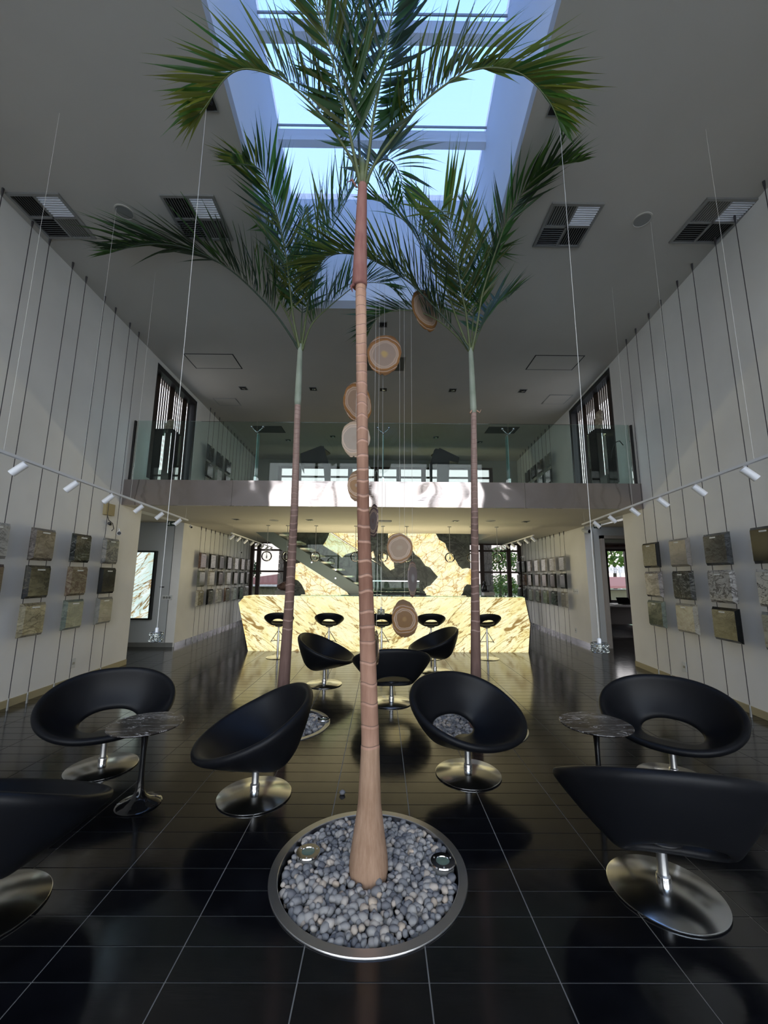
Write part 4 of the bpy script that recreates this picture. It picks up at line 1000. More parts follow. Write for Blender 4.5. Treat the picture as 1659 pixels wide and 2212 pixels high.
# ---------------------------------------------------------------- stone samples on steel cables
PAL = {
 'pale grey': (lin((149, 149, 147)), lin((177, 177, 175)), lin((109, 108, 106))), 'brown-grey': (lin((91, 84, 79)), lin((130, 122, 113)), lin((60, 53, 52))),
 'black-green': (lin((27, 30, 29)), lin((45, 48, 46)), lin((120, 122, 117))), 'grey and cream': (lin((121, 121, 119)), lin((163, 158, 147)), lin((89, 88, 88))),
 'dark navy': (lin((26, 28, 34)), lin((59, 58, 51)), lin((103, 97, 78))), 'golden beige': (lin((118, 104, 86)), lin((153, 140, 117)), lin((92, 71, 59))),
 'dark bronze': (lin((42, 41, 37)), lin((63, 61, 56)), lin((38, 37, 35))), 'speckled gold': (lin((128, 120, 97)), lin((169, 161, 134)), lin((89, 80, 64))),
 'sea green': (lin((97, 108, 100)), lin((130, 137, 125)), lin((84, 89, 82))), 'plain grey': (lin((129, 128, 121)), lin((147, 146, 137)), lin((116, 114, 108))),
 'maroon': (lin((63, 49, 49)), lin((82, 65, 62)), lin((45, 36, 36))), 'smoky black': (lin((36, 35, 30)), lin((80, 78, 67)), lin((32, 30, 27))),
 'warm taupe': (lin((136, 130, 123)), lin((152, 146, 139)), lin((118, 114, 109))), 'charcoal swirl': (lin((66, 68, 69)), lin((92, 94, 95)), lin((48, 50, 51))),
 'jet black': (lin((16, 17, 17)), lin((24, 26, 25)), lin((30, 33, 32))), 'pinkish grey': (lin((146, 138, 135)), lin((168, 162, 158)), lin((89, 84, 83))),
 'black streaked': (lin((30, 32, 33)), lin((74, 75, 72)), lin((138, 138, 134))), 'white and grey veined': (lin((165, 162, 158)), lin((187, 184, 180)), lin((81, 78, 75))),
 'black and white': (lin((182, 179, 171)), lin((196, 193, 185)), lin((25, 25, 24))), 'olive green': (lin((108, 111, 90)), lin((135, 135, 113)), lin((84, 91, 78))),
 'sandy cream': (lin((153, 148, 134)), lin((175, 170, 156)), lin((122, 114, 102))), 'dark olive': (lin((55, 55, 44)), lin((97, 94, 76)), lin((36, 35, 30))),
 'blue-grey': (lin((113, 117, 117)), lin((146, 148, 146)), lin((89, 84, 82))), 'rust brown': (lin((93, 72, 63)), lin((124, 103, 91)), lin((59, 44, 40))),
 'green-grey': (lin((97, 100, 89)), lin((122, 124, 112)), lin((83, 85, 78))), 'light marble': (lin((173, 169, 163)), lin((193, 189, 184)), lin((144, 137, 126)))}
SM = {}
for i_, (k_, v_) in enumerate(PAL.items()): SM[k_] = stone('stone_'+k_.replace(' ', '_'), v_[0], v_[1], v_[2], 7+3*(i_ % 3), .14, (1, .7, 1.5), vw=.05+.05*(i_ % 2))
M_plate = mat('label_plate', (.62, .63, .62, 1), .35)
def sample(side, yc, zc, wd, ht, kind, label, grp, edge=None, fx=None, parts=True):
    fx = LX if side < 0 else RX; x = fx(yc)-side*.11
    t = thing('stone_sample', (x, yc, zc-ht/2), label, 'stone sample', grp)
    dn = -side  # towards the room
    h, w2, dp, ins = ht/2, wd/2, .045, .030
    x1 = x+dn*dp; sl = (fx(yc+1)-fx(yc))
    def P(xx, yy, zz): return (xx+sl*(yy-yc), yy, zz)
    back = [P(x, yc-w2, zc-h), P(x, yc+w2, zc-h), P(x, yc+w2, zc+h), P(x, yc-w2, zc+h)]
    mid = [P(x+dn*.012, yc-w2, zc-h), P(x+dn*.012, yc+w2, zc-h), P(x+dn*.012, yc+w2, zc+h), P(x+dn*.012, yc-w2, zc+h)]
    frt = [P(x1, yc-w2+ins, zc-h+ins), P(x1, yc+w2-ins, zc-h+ins), P(x1, yc+w2-ins, zc+h-ins), P(x1, yc-w2+ins, zc+h-ins)]
    mb = MB(); F = [(0, 1, 2, 3)]
    for a in (0, 4):
        for k in range(4): F.append((a+k, a+(k+1) % 4, a+4+(k+1) % 4, a+4+k))
    mb.add(back+mid+frt, F); o = mb.build('bevelled_edge', SM[edge or kind], t); fixn(o)
    o = MB().prism(frt, (dn*.003, 0, 0)).build('face', SM[kind], t); fixn(o)
    MB().box((x1+dn*.003 if dn > 0 else x1-.006, yc-.055, zc+h-ins-.030), (x1+.006 if dn > 0 else x1-.003, yc+.055, zc+h-ins-.014)).build('label_plate', M_plate, t)
def cable(fx, side, y, z0, z1, label, grp):
    x = fx(y)-side*.10
    t = thing('cable', (x, y, z0), label, 'cable', grp)
    MB().tube([(x, y, z0), (x, y, z1)], .0042, 6).build('wire', M_cable, t)
    MB().tube([(x, y, z1-.10), (x, y, z1-.05), (x, y, z1)], [.006, .012, .013], 8).build('top_anchor', M_cable, t)
    MB().tube([(x, y, z0), (x, y, z0+.10), (x, y, z0+.13)], [.012, .010, .005], 8).build('bottom_anchor', M_alu, t)
def wall_set(side, fx, cols, rows, z0, z1, kinds, wd, ht, wname, grp, names=None, cab=True, startword='from the near end'):
    for ci, yc in enumerate(cols):
        cw = (names[ci] if names else '%s sample column' % ordw[ci])
        if cab:
            for s, nm in ((-1, 'nearer'), (1, 'farther')):
                cable(fx, side, yc+s*wd*.37, z0, z1, '%s steel cable of the %s along the %s' % (nm, cw, wname), 'steel cables on the '+wname)
        for ri, zc in enumerate(rows):
            k = kinds[ci][ri] if ci < len(kinds) else None
            if k is None: continue
            ed = None
            if '/' in k: k, ed = k.split('/')
            rn = {3: ['top', 'middle', 'bottom'], 2: ['top', 'bottom'], 1: ['only']}[len(rows)][ri]
            sample(side, yc, zc, wd, ht, k, '%s stone sample, %s row, %s column along the %s' % (k, rn, ordw[ci], wname), grp, ed)
R3 = [1.875, 1.425, .98]
wall_set(-1, LX, [3.63, 4.28, 4.93, 5.59, 6.23], R3, 0, CZ,
         [[None]*3, ['pale grey', 'maroon', None], ['brown-grey', 'dark olive/dark navy', 'speckled gold'], ['black-green/black-green', 'golden beige', 'sea green'], ['grey and cream', 'dark bronze/jet black', 'plain grey']],
         .35, .39, 'left wall', 'stone samples on the left wall')
wall_set(1, RX, [3.42, 4.13, 4.86, 5.57, 6.27], R3, 0, CZ,
         [[None]*3, ['jet black', 'black and white', 'blue-grey'], ['charcoal swirl', 'white and grey veined', 'dark olive/jet black'], ['warm taupe', 'black streaked', 'sandy cream'], ['smoky black/jet black', 'pinkish grey', 'olive green/sea green']],
         .42, .39, 'right wall', 'stone samples on the right wall')
R3b = [1.86, 1.43, .975]
wall_set(-1, LX, [9.68+.605*k for k in range(8)][:7], R3b, 0, LZ,
         [['rust brown', 'green-grey', 'speckled gold/sandy cream'], ['blue-grey/jet black', 'sandy cream', 'brown-grey/jet black'], ['dark bronze', 'maroon/jet black', 'light marble'], ['charcoal swirl/jet black', 'plain grey', 'rust brown'],
          ['white and grey veined', 'maroon/jet black', 'pale grey'], ['brown-grey', 'charcoal swirl', 'black-green'], ['pinkish grey', 'dark navy', 'white and grey veined']],
         .36, .38, 'rear left wall', 'stone samples on the rear left wall')
def solveY(px):
    d = ray(px, 1230); y = 9.05
    for _ in range(40): y = (RX(y)-.13)/d.x
    return y
cr_ = [solveY(p) for p in (1215.5, 1194, 1176, 1160, 1144.5, 1132, 1120.5)]
wall_set(1, RX, cr_, R3b, 0, LZ,
         [['plain grey', 'jet black/jet black', 'warm taupe/sandy cream'], ['light marble', 'maroon/jet black', 'black-green'], ['light marble', 'rust brown/jet black', 'olive green'], ['light marble', 'maroon/brown-grey', 'brown-grey'],
          ['pinkish grey', 'rust brown/jet black', 'plain grey'], ['blue-grey/jet black', 'rust brown', 'charcoal swirl'], ['light marble/jet black', 'brown-grey', 'dark navy']],
         .36, .38, 'rear right wall', 'stone samples on the rear right wall')
wall_set(-1, LX, [9.65, 10.27, 10.9, 11.45, 12.05, 12.65, 13.25], [4.54, 4.10], MZ, CZ,
         [['charcoal swirl', 'dark navy'], ['charcoal swirl', 'light marble'], ['charcoal swirl', 'dark bronze'], [None, 'light marble'], [None, None], [None, None], [None, None]],
         .38, .38, 'left mezzanine wall', 'stone samples on the left mezzanine wall')
cm_ = [solveY(p) for p in (1198, 1180, 1164, 1150, 1137)]
wall_set(1, RX, cm_, [4.72, 4.25], MZ, CZ,
         [['plain grey', 'charcoal swirl'], ['brown-grey', 'charcoal swirl'], ['charcoal swirl/jet black', 'dark bronze'], ['dark bronze', 'charcoal swirl'], [None, None]],
         .40, .38, 'right mezzanine wall', 'stone samples on the right mezzanine wall')

# ---------------------------------------------------------------- ceiling air grilles
def grille(x0, x1, y0, y1, lb):
    t = thing('air_grille', ((x0+x1)/2, (y0+y1)/2, CZ), lb, 'air vent', 'square air grilles in the high ceiling')
    z = CZ; f = MB(); b = .03; xm, ym = (x0+x1)/2, (y0+y1)/2
    for a in ((x0, y0, x1, y0+b), (x0, y1-b, x1, y1), (x0, y0+b, x0+b, y1-b), (x1-b, y0+b, x1, y1-b), (xm-.012, y0+b, xm+.012, y1-b), (x0+b, ym-.012, x1-b, ym+.012)): f.box((a[0], a[1], z-.022), (a[2], a[3], z-.001))
    f.build('frame', M_alu, t); MB().box((x0+b, y0+b, z-.004), (x1-b, y1-b, z-.001)).build('backing', M_dark, t)
    quad = [(x0+b, y0+b, xm-.012, ym-.012, 0, 1), (xm+.012, y0+b, x1-b, ym-.012, 1, 1), (x0+b, ym+.012, xm-.012, y1-b, 1, -1), (xm+.012, ym+.012, x1-b, y1-b, 0, -1)]
    for a0, b0, a1, b1, o, s in quad:
        for k in range(9):
            u = (k+.5)/9
            if o: y = b0+(b1-b0)*u; M = Matrix.Translation((0, y, z-.013)) @ Matrix.Rotation(-s*.75, 4, 'X'); MB().obox(M, (a0, -.009, -.0012), (a1, .009, .0012)).build('slat', M_white if a0 > xm else M_alu, t)  # near right slats coloured lighter, standing in for the light they catch
            else: x = a0+(a1-a0)*u; M = Matrix.Translation((x, 0, z-.013)) @ Matrix.Rotation(s*.75, 4, 'Y'); MB().obox(M, (-.008, b0, -.0012), (.008, b1, .0012)).build('slat', M_alu, t)
grille(-4.19, -3.60, 3.80, 4.40, 'square louvred air grille in the corner by the left wall')
grille(-2.49, -1.89, 3.80, 4.40, 'square louvred air grille behind the left palm frond tip and the cord')
grille(1.89, 2.48, 3.84, 4.44, 'square louvred air grille right of the skylight, beside the round ceiling speaker')
grille(3.57, 4.17, 3.76, 4.36, 'square louvred air grille in the corner by the right wall')
for x, y, z, r, lb in ((3.035, 4.05, CZ, .105, 'round ceiling speaker between the two right air grilles'), (-3.02, 4.03, CZ, .105, 'round ceiling speaker behind the tip of the long left frond'),
                       (-2.27, 8.34, LZ, .10, 'round speaker in the lower ceiling, left of the bar'), (2.26, 8.17, LZ, .10, 'round speaker in the lower ceiling, right of the bar')):
    t = thing('ceiling_speaker', (x, y, z), lb, 'speaker', 'round ceiling speakers')
    MB().lathe([(r, 0), (r, -.008), (r-.014, -.010), (r-.016, -.006), (0, -.006)], (x, y, z), 40).build('rim', M_ceil, t)
    MB().lathe([(r-.016, -.006), (0, -.009)], (x, y, z), 40).build('mesh_cover', M_alu, t)
def hatch(x0, x1, y0, y1, z, lb, m=None, dark=True, name='access_panel'):
    t = thing(name, ((x0+x1)/2, (y0+y1)/2, z), lb, 'ceiling panel', 'flush ceiling panels')
    g = .022
    MB().box((x0, y0, z-.003), (x1, y1, z-.0005)).build('gap', M_dark if dark else M_alu, t)
    MB().box((x0+g, y0+g, z-.006), (x1-g, y1-g, z-.001)).build('panel', m or M_ceil, t)
hatch(-3.81, -2.86, 7.02, 7.57, CZ, 'flush rectangular ceiling panel with dark outline above the left end of the rail')
hatch(2.89, 3.84, 6.95, 7.49, CZ, 'flush rectangular ceiling panel with dark outline above the right end of the rail')
M_cass = mat('dark_cassette', (.055, .062, .06, 1), .6)
hatch(-3.72, -2.85, 10.71, 11.24, CZ, 'dark ceiling cassette above the mezzanine, left', M_cass)
hatch(2.99, 3.86, 10.61, 11.13, CZ, 'dark ceiling cassette above the mezzanine, right', M_cass)
hatch(-.42, .45, 7.05, 7.6, CZ, 'dim grey ceiling panel behind the second agate slice', M_cass, False)
hatch(-4.05, -3.5, 8.95, 9.35, CZ, 'faint square ceiling panel above the left louvred opening', None, False)
hatch(3.85, 4.4, 8.6, 9.1, CZ, 'faint square ceiling panel above the right louvred opening', None, False)
def downlight(x, y, z, lb, grp, s=.075):
    t = thing('downlight', (x, y, z), lb, 'downlight', grp)
    f = MB()
    for a in ((-s-.01, -s-.01, s+.01, -s), (-s-.01, s, s+.01, s+.01), (-s-.01, -s, -s, s), (s, -s, s+.01, s)): f.box((x+a[0], y+a[1], z-.008), (x+a[2], y+a[3], z-.0005))
    f.build('frame', M_alu, t); MB().box((x-s, y-s, z-.004), (x+s, y+s, z-.0005)).build('recess', M_dark, t)
    sharp(MB().lathe([(0, -.002), (.028, -.004), (.036, -.016), (.030, -.020), (0, -.012)], (x+.01, y, z), 16).build('lamp', M_chrome, t))
for k, x in enumerate((-3.14, -1.567, .013, 1.579, 3.163)): downlight(x, 8.42, CZ, 'square recessed downlight, %s from the left in the row above the rail' % ordw[k], 'downlights above the rail')
for k, (x, y) in enumerate(((-2.93, 11.89), (-1.5, 11.5), (1.62, 11.5), (3.05, 11.9))): downlight(x, y, CZ, 'small recessed downlight, %s from the left over the deep end of the mezzanine' % ordw[k], 'mezzanine downlights')
for k, x in enumerate((-3.03, -1.50, 1.54, 3.01)): downlight(x, 8.22, LZ, 'square recessed downlight, %s from the left in the lower ceiling before the bar' % ordw[k], 'lower ceiling downlights', .06)
t = thing('air_register', (.03, 8.3, LZ), 'small slatted air register in the middle of the lower ceiling', 'air vent')
MB().box((-.15, 8.2, LZ-.004), (.21, 8.42, LZ-.0005)).build('backing', M_dark, t)
for k in range(6): MB().box((-.14, 8.21+.035*k, LZ-.014), (.20, 8.23+.035*k, LZ-.004)).build('slat', M_alu, t)

# ---------------------------------------------------------------- mezzanine rail of frameless glass
GT = 4.16
xs = [LX(FY)+.10, -2.18, .015, 2.196, RX(FY)-.10]
for k in range(4):
    t = thing('glass_rail_panel', ((xs[k]+xs[k+1])/2, FY+.03, MZ), ['clear green glass rail panel at the left wall', 'clear glass rail panel left of the near trunk', 'clear glass rail panel reflecting palm leaves, right of the near trunk', 'clear green glass rail panel at the right wall'][k], 'glass railing', 'glass railing panels')
    MB().box((xs[k]+.006, FY+.03, MZ-.01), (xs[k+1]-.006, FY+.046, GT)).build('pane', M_rail, t)
    MB().box((xs[k]+.006, FY+.028, MZ+.012), (xs[k+1]-.006, FY+.048, MZ+.02)).build('bottom_channel', M_steel, t)
for k, x in enumerate(xs[1:4]):
    t = thing('glass_fin', (x, FY+.06, MZ), 'upright glass fin with a chrome Y-shaped fitting, %s' % ['left of the left palm trunk', 'in the middle of the rail', 'right of the right palm trunk'][k], 'railing post', 'glass fins of the railing')
    MB().box((x-.0075, FY+.075, MZ), (x+.0075, FY+.20, 3.98)).build('fin', mat('thick_green_glass', (.20, .34, .32, 1), .08, spec=.6), t)
    MB().tube([(x, FY+.10, 3.95), (x, FY+.06, 4.0)], .012, 8).build('hub', M_chrome, t, smooth=True)
    for s in (-1, 1):
        MB().tube([(x, FY+.06, 3.97), (x+s*.095, FY+.06, 4.07)], [.008, .008], 8).build('arm', M_chrome, t, smooth=True)
        MB().lathe([(.022*math.sin(PI*i/8), -.022*math.cos(PI*i/8)) for i in range(9)], (x+s*.10, FY+.055, 4.08), 12).build('glass_bolt', M_chrome, t, smooth=True)
    MB().box((x-.02, FY+.07, MZ), (x+.02, FY+.21, MZ+.10)).build('foot_clamp', M_chrome, t)
for s, x in ((-1, LX(FY)+.06), (1, RX(FY)-.06)):
    tag(MB().box((x-.014, FY+.02, MZ), (x+.014, FY+.06, GT)).build('rail_end_post', M_black, None), 'black upright strip where the glass rail meets the %s wall' % ('left' if s < 0 else 'right'), 'railing post', 'rail end posts')
tag(MB().tube([(RX(FY)-.12, FY+.2, 3.85), (RX(FY)-.18, FY+.2, 3.93), (RX(FY)-.26, FY+.2, 3.90), (RX(FY)-.33, FY+.2, 3.75), (RX(FY)-.35, FY+.2, 3.62)], .008, 8).build('black_hose', M_black, None, smooth=True), 'thin black curved cable looping behind the right end of the glass rail', 'cable')

# mineral specimens on clear plinths behind the rail
M_acryl = glass('clear_plinth', (.96, .98, .97, 1), 1.2)
M_min = stone('mineral_brown', (.16, .12, .08, 1), (.32, .28, .20, 1), (.08, .03, .02, 1), 14, .6)
def specimen(x, y, zt, h, lb1, lb2):
    t = thing('display_plinth', (x, y, MZ), lb1, 'plinth', 'clear display plinths')
    for a in ((-.17, -.17, -.16, .17), (.16, -.17, .17, .17), (-.17, -.17, .17, -.16), (-.17, .16, .17, .17)): MB().box((x+a[0], y+a[1], MZ), (x+a[2], y+a[3], zt)).build('side_pane', M_acryl, t)
    MB().box((x-.18, y-.18, zt), (x+.18, y+.18, zt+.012)).build('top_plate', M_acryl, t)
    bm = bmesh.new(); bmesh.ops.create_icosphere(bm, subdivisions=3, radius=1); rnd = random.Random(int(x*10))
    cs_ = [(Vector((rnd.uniform(-1, 1), rnd.uniform(-1, 1), rnd.uniform(-1, 1))).normalized(), rnd.uniform(.1, .45)) for _ in range(16)]
    for v in bm.verts:
        k = 1+sum(a*max(0, v.co.dot(c)-.6) for c, a in cs_)-.15*abs(math.sin(v.co.z*5)); v.co = Vector((v.co.x*.07*k, v.co.y*.07*k, v.co.z*h/2*k*.85))+Vector((x+.03*v.co.z, y, zt+.012+h/2*.95))
    me = bpy.data.meshes.new('mineral_specimen'); bm.to_mesh(me); bm.free(); me.materials.append(M_min)
    o = bpy.data.objects.new('mineral_specimen', me); C.objects.link(o); tag(o, lb2, 'mineral', 'mineral specimens on plinths')
specimen(-4.12, 7.35, 4.22, .30, 'clear glass plinth behind the left end of the rail', 'upright brown mineral specimen on the left plinth behind the rail')
specimen(4.22, 7.35, 4.30, .52, 'clear glass plinth behind the right end of the rail', 'tall knobbly brown mineral specimen on the right plinth in front of the louvres')

# dark leaning partitions on the mezzanine
def facet(pts, Y, lb, dy, mid):
    P = []
    for px, py in pts: q = at(px, py, Y); q.y = Y; P.append(q)
    t = thing('dark_partition', (sum(p.x for p in P)/len(P), Y, MZ), lb, 'partition', 'dark angular partitions on the mezzanine')
    o = MB().prism(P, (0, .07, 0)).build('panel', M_black, t); fixn(o)
    a, b = P[mid], P[mid+1]
    o = MB().prism([a, b, Vector((b.x*.9, Y+dy, b.z)), Vector((a.x*.9, Y+dy, a.z))], (0, 0, .03)).build('top_fold', M_black, t); fixn(o)
facet([(651, 1010), (649, 982), (694, 965), (699, 963), (706, 988), (714, 1013), (713, 1060), (703, 1060), (698, 1000), (656, 1000), (656, 1022)], 9.6, 'dark angular partition on the mezzanine left of the near trunk', .6, 1)
facet([(938, 972), (941, 969), (950, 970), (992, 990), (990, 1000), (971, 995), (969, 1060), (944, 1060), (945, 1000), (934, 1003), (934, 1060), (930, 1060), (928, 1005)], 9.6, 'dark angular partition on the mezzanine right of the near trunk', .6, 2)
t = thing('meeting_table', (-.3, 11.6, 3.09-.0), 'dark tabletop edge seen low behind the rail on the mezzanine', 'table')
bpy.data.objects.remove(t)

# ---------------------------------------------------------------- light box in the left passage
t = thing('light_box', (-5.4, 8.8, .57), 'tall black-framed light box of glowing pale veined onyx on the grey wall', 'light box')
MB().box((-5.86, 8.80, .60), (-4.96, 8.82, 2.0)).build('backlit_onyx', M_onyxb, t)
f = MB()
for a in ((-5.90, .565, -5.86, 2.035), (-4.97, .565, -4.93, 2.035), (-5.86, .565, -4.97, .60), (-5.86, 2.0, -4.97, 2.035)): f.box((a[0], 8.76, a[1]), (a[2], 8.85, a[3]))
f.build('frame', M_black, t)
# exit signs
def exit_sign(px, py, Y, flip, lb):
    c = at(px, py, Y); t = thing('exit_sign', c, lb, 'sign', 'green-black exit signs')
    MB().box((c.x-.075, c.y, c.z-.05), (c.x+.075, c.y+.006, c.z+.05)).build('plate', mat('sign_dark_green', (.012, .03, .022, 1), .4), t)
    M_s = mat('sign_white', (.75, .78, .74, 1), .5); s = -1 if flip else 1
    def X(v): return c.x+s*v
    yy = c.y-.0015
    ar = MB().prism([(X(.065), yy, c.z), (X(.035), yy, c.z+.028), (X(.035), yy, c.z+.010), (X(.008), yy, c.z+.010), (X(.008), yy, c.z-.010), (X(.035), yy, c.z-.010), (X(.035), yy, c.z-.028)], (0, .001, 0)).build('arrow', M_s, t); fixn(ar)
    man = MB().lathe([(0, 0), (.007, 0), (.007, .001), (0, .001)], (X(-.036), yy, c.z+.027), 12, Matrix.Rotation(PI/2, 3, 'X'))
    for a, b, w_ in (((-.038, .018), (-.042, -.006), .007), ((-.042, -.006), (-.026, -.018), .004), ((-.026, -.018), (-.032, -.034), .004), ((-.042, -.006), (-.056, -.020), .004), ((-.056, -.020), (-.066, -.020), .003), ((-.038, .014), (-.022, .004), .003), ((-.040, .014), (-.056, .006), .003)):
        man.tube([(X(a[0]), yy, c.z+a[1]), (X(b[0]), yy, c.z+b[1])], w_, 6)
    man.build('running_figure', M_s, t)
    MB().tube([(c.x, c.y+.003, c.z+.05), (c.x, c.y+.003, LZ)], .002, 4).build('hanger', M_alu, t)
exit_sign(370, 1131, 7.9, False, 'small dark exit sign with arrow pointing right, above the left passage')
exit_sign(1290, 1136, 7.9, True, 'small dark exit sign with arrow pointing left, above the right passage')
# cctv, antenna box, siren
def camera_unit(p, d, lb, m=M_white, sc=1.0):
    t = thing('security_camera', p, lb, 'security camera', 'security cameras'); p = Vector(p); d = Vector(d).normalized()
    MB().tube([p, p+d*.035*sc, p+d*.13*sc], [.022*sc, .032*sc, .032*sc], 14).build('housing', m, t, smooth=True)
    MB().tube([p+d*.131*sc, p+d*.135*sc], [.026*sc, .024*sc], 14).build('lens', M_black, t)
    MB().tube([p+d*.05*sc, p+d*.05*sc+Vector((0, .0, .06*sc)), p+d*.02+Vector((-.02 if p.x < 0 else .02, 0, .08*sc))], .009*sc, 8).build('bracket', m, t, smooth=True)
y_ = 6.42; camera_unit((LX(y_)+.12, y_-.02, 2.17), (.55, -.8, -.05), 'white bullet security camera on the left wall above the sample column')
camera_unit((LX(6.36)+.04, 6.30, 2.30), (.3, -.9, .1), 'small black sensor on the left wall below the yellowed box', M_black, .7)
camera_unit((RX(9.0)-.10, 8.92, 2.58), (.3, -.9, -.25), 'security camera with dark dome at the corner under the lower ceiling, right', M_plastic, 1.5)
camera_unit((LX(9.1)+.12, 8.9, 2.60), (.6, -.6, -.3), 'small bracketed camera at the corner under the lower ceiling, left', M_white, .8)
camera_unit((LX(12.0)+.22, 12.0, 2.20), (.8, -.5, -.1), 'small camera among the samples on the rear left wall', M_white, 1.0)
camera_unit((RX(12.9)-.22, 12.9, 2.18), (-.8, -.4, -.2), 'small camera among the samples on the rear right wall', M_white, 1.0)
t = thing('junction_box', (LX(6.22)+.02, 6.22, 2.44), 'yellowed box with a dangling cable high on the left wall, below the track', 'junction box')
o = MB().box((LX(6.22)+.0, 6.13, 2.44), (LX(6.22)+.055, 6.33, 2.62)).build('body', mat('yellowed_plastic', lin((168, 152, 112)), .5), t)
MB().tube([(LX(6.2)+.03, 6.2, 2.44), (LX(6.2)+.05, 6.22, 2.36), (LX(6.2)+.05, 6.32, 2.32), (LX(6.2)+.05, 6.36, 2.24), (LX(6.2)+.06, 6.3, 2.20)], .006, 6).build('cord', M_cable, t, smooth=True)
def socket(fx, side, y, z, wd, ht, lb, name='wall_socket', cat='socket', n=1):
    x = fx(y); t = thing(name, (x, y, z), lb, cat, 'sockets and switches')
    for k in range(n):
        yy = y+k*(wd+.02); xx = fx(yy); a, b = sorted((xx+side*.02, xx-side*.010))
        MB().box((a, yy-wd/2, z-ht/2), (b, yy+wd/2, z+ht/2)).build('plate', M_plastic, t)
        a, b = sorted((xx-side*.010, xx-side*.014)); MB().box((a, yy-wd*.25, z-ht*.12), (b, yy+wd*.25, z+ht*.12)).build('insert', M_alu, t)
socket(LX, -1, 5.89, .28, .075, .13, 'white socket plate low on the left wall between cables')
socket(RX, 1, 5.93, .27, .075, .13, 'white socket plate low on the right wall between cables')
socket(RX, 1, 9.62, 1.19, .07, .12, 'row of three white switches beside the rear right samples', 'wall_switch', 'switch', 3)
socket(RX, 1, 9.85, .27, .07, .12, 'white socket plate low on the rear right wall')
t = thing('intercom', (-4.62, 8.84, 1.03), 'small grey triple switch plate on the grey wall right of the light box', 'switch')
MB().box((-4.75, 8.83, .98), (-4.53, 8.85, 1.08)).build('plate', M_plastic, t)
for k in range(3): MB().lathe([(0, 0), (.025, 0), (.025, .006), (0, .006)], (-4.70+.06*k, 8.83, 1.03), 16, Matrix.Rotation(PI/2, 3, 'X')).build('rotary_knob', M_alu, t)
tag(MB().box((-4.81, 8.825, 1.245), (-4.73, 8.85, 1.265)).build('door_sensor', M_black), 'tiny black bar sensor on the grey wall beside the light box', 'sensor')

# ---------------------------------------------------------------- things on and behind the bar
M_rockb = stone('brown_mineral', (.10, .05, .04, 1), (.26, .16, .13, 1), (.03, .02, .02, 1), 10, .5)
def rock(name, c, r, m, lb, cat, seed, sub=3):
    bm = bmesh.new(); bmesh.ops.create_icosphere(bm, subdivisions=sub, radius=1); rnd = random.Random(seed)
    cs_ = [(Vector((rnd.uniform(-1, 1), rnd.uniform(-1, 1), rnd.uniform(-.3, 1))).normalized(), rnd.uniform(.2, .6)) for _ in range(7)]
    for v in bm.verts:
        k = 1
        for cc, a in cs_:
            d_ = v.co.normalized().dot(cc)
            if d_ > .72: k = min(k, .72/d_*1.05)
        v.co = Vector((v.co.x*r[0]*k, v.co.y*r[1]*k, v.co.z*r[2]*k))
    me = bpy.data.meshes.new(name); bm.to_mesh(me); bm.free(); me.materials.append(m)
    o = bpy.data.objects.new(name, me); C.objects.link(o); o.location = c; return tag(o, lb, cat)
q = at(613, 1283, 12.9); t = thing('stone_plinth', (q.x, 12.9, 0), 'pale stone plinth behind the left end of the bar', 'plinth', 'stone plinths at the rear windows')
MB().box((q.x-.24, 12.75, 0), (q.x+.24, 13.1, at(613, 1276, 12.9).z)).build('block', M_conc, t)
rock('crystal_rock', (q.x+.02, 12.93, at(613, 1276, 12.9).z+.15), (.26, .16, .15), M_rockb, 'rough brown crystal rock on the left plinth behind the bar', 'mineral', 4)
q = at(1055, 1283, 12.9); t = thing('stone_plinth', (q.x, 12.9, 0), 'pale stone plinth behind the right end of the bar', 'plinth', 'stone plinths at the rear windows')
MB().box((q.x-.17, 12.75, 0), (q.x+.17, 13.1, at(1053, 1279, 12.9).z)).build('block', M_conc, t)
bz_ = at(1053, 1279, 12.9).z; t = thing('black_figure', (q.x-.12, 12.85, bz_), 'small black seated figure sculpture on the right plinth behind the bar', 'sculpture')
MB().box((q.x-.24, 12.78, bz_), (q.x+.0, 12.98, bz_+.04)).build('stand', M_black, t)
MB().tube([(q.x-.12, 12.88, bz_+.04), (q.x-.13, 12.88, bz_+.12), (q.x-.11, 12.88, bz_+.2), (q.x-.12, 12.88, bz_+.26)], [.09, .085, .065, .02], 12).build('body', M_black, t, smooth=True)
MB().lathe([(.055*math.sin(PI*k/8), .065-.065*math.cos(PI*k/8)) for k in range(9)], (q.x-.12, 12.87, bz_+.22), 14).build('head', M_black, t, smooth=True)

# ---------------------------------------------------------------- office seen through the doorway
t = thing('office_desk', (6.7, 11.0, 0), 'white desk seen through the right doorway', 'desk')
MB().box((5.8, 10.7, .76), (7.6, 11.6, .80)).build('desktop', mat('white_laminate', (.72, .68, .67, 1), .3), t)
for x in (5.85, 7.5): MB().box((x, 10.75, 0), (x+.05, 11.55, .76)).build('side_panel', M_off, t)
MB().box((5.9, 11.4, .25), (7.5, 11.43, .76)).build('modesty_panel', M_off, t)
t = thing('laptop', (6.72, 11.1, .80), 'black laptop standing open on the white desk', 'laptop')
MB().box((6.56, 11.0, .80), (6.90, 11.22, .815)).build('keyboard_base', M_black, t)
MB().prism([(6.56, 11.22, .815), (6.90, 11.22, .815), (6.90, 11.30, .98), (6.56, 11.30, .98)], (0, .008, 0)).build('screen', M_black, t)
t = thing('monitor', (6.15, 11.3, .80), 'tall dark monitor at the left end of the white desk', 'monitor')
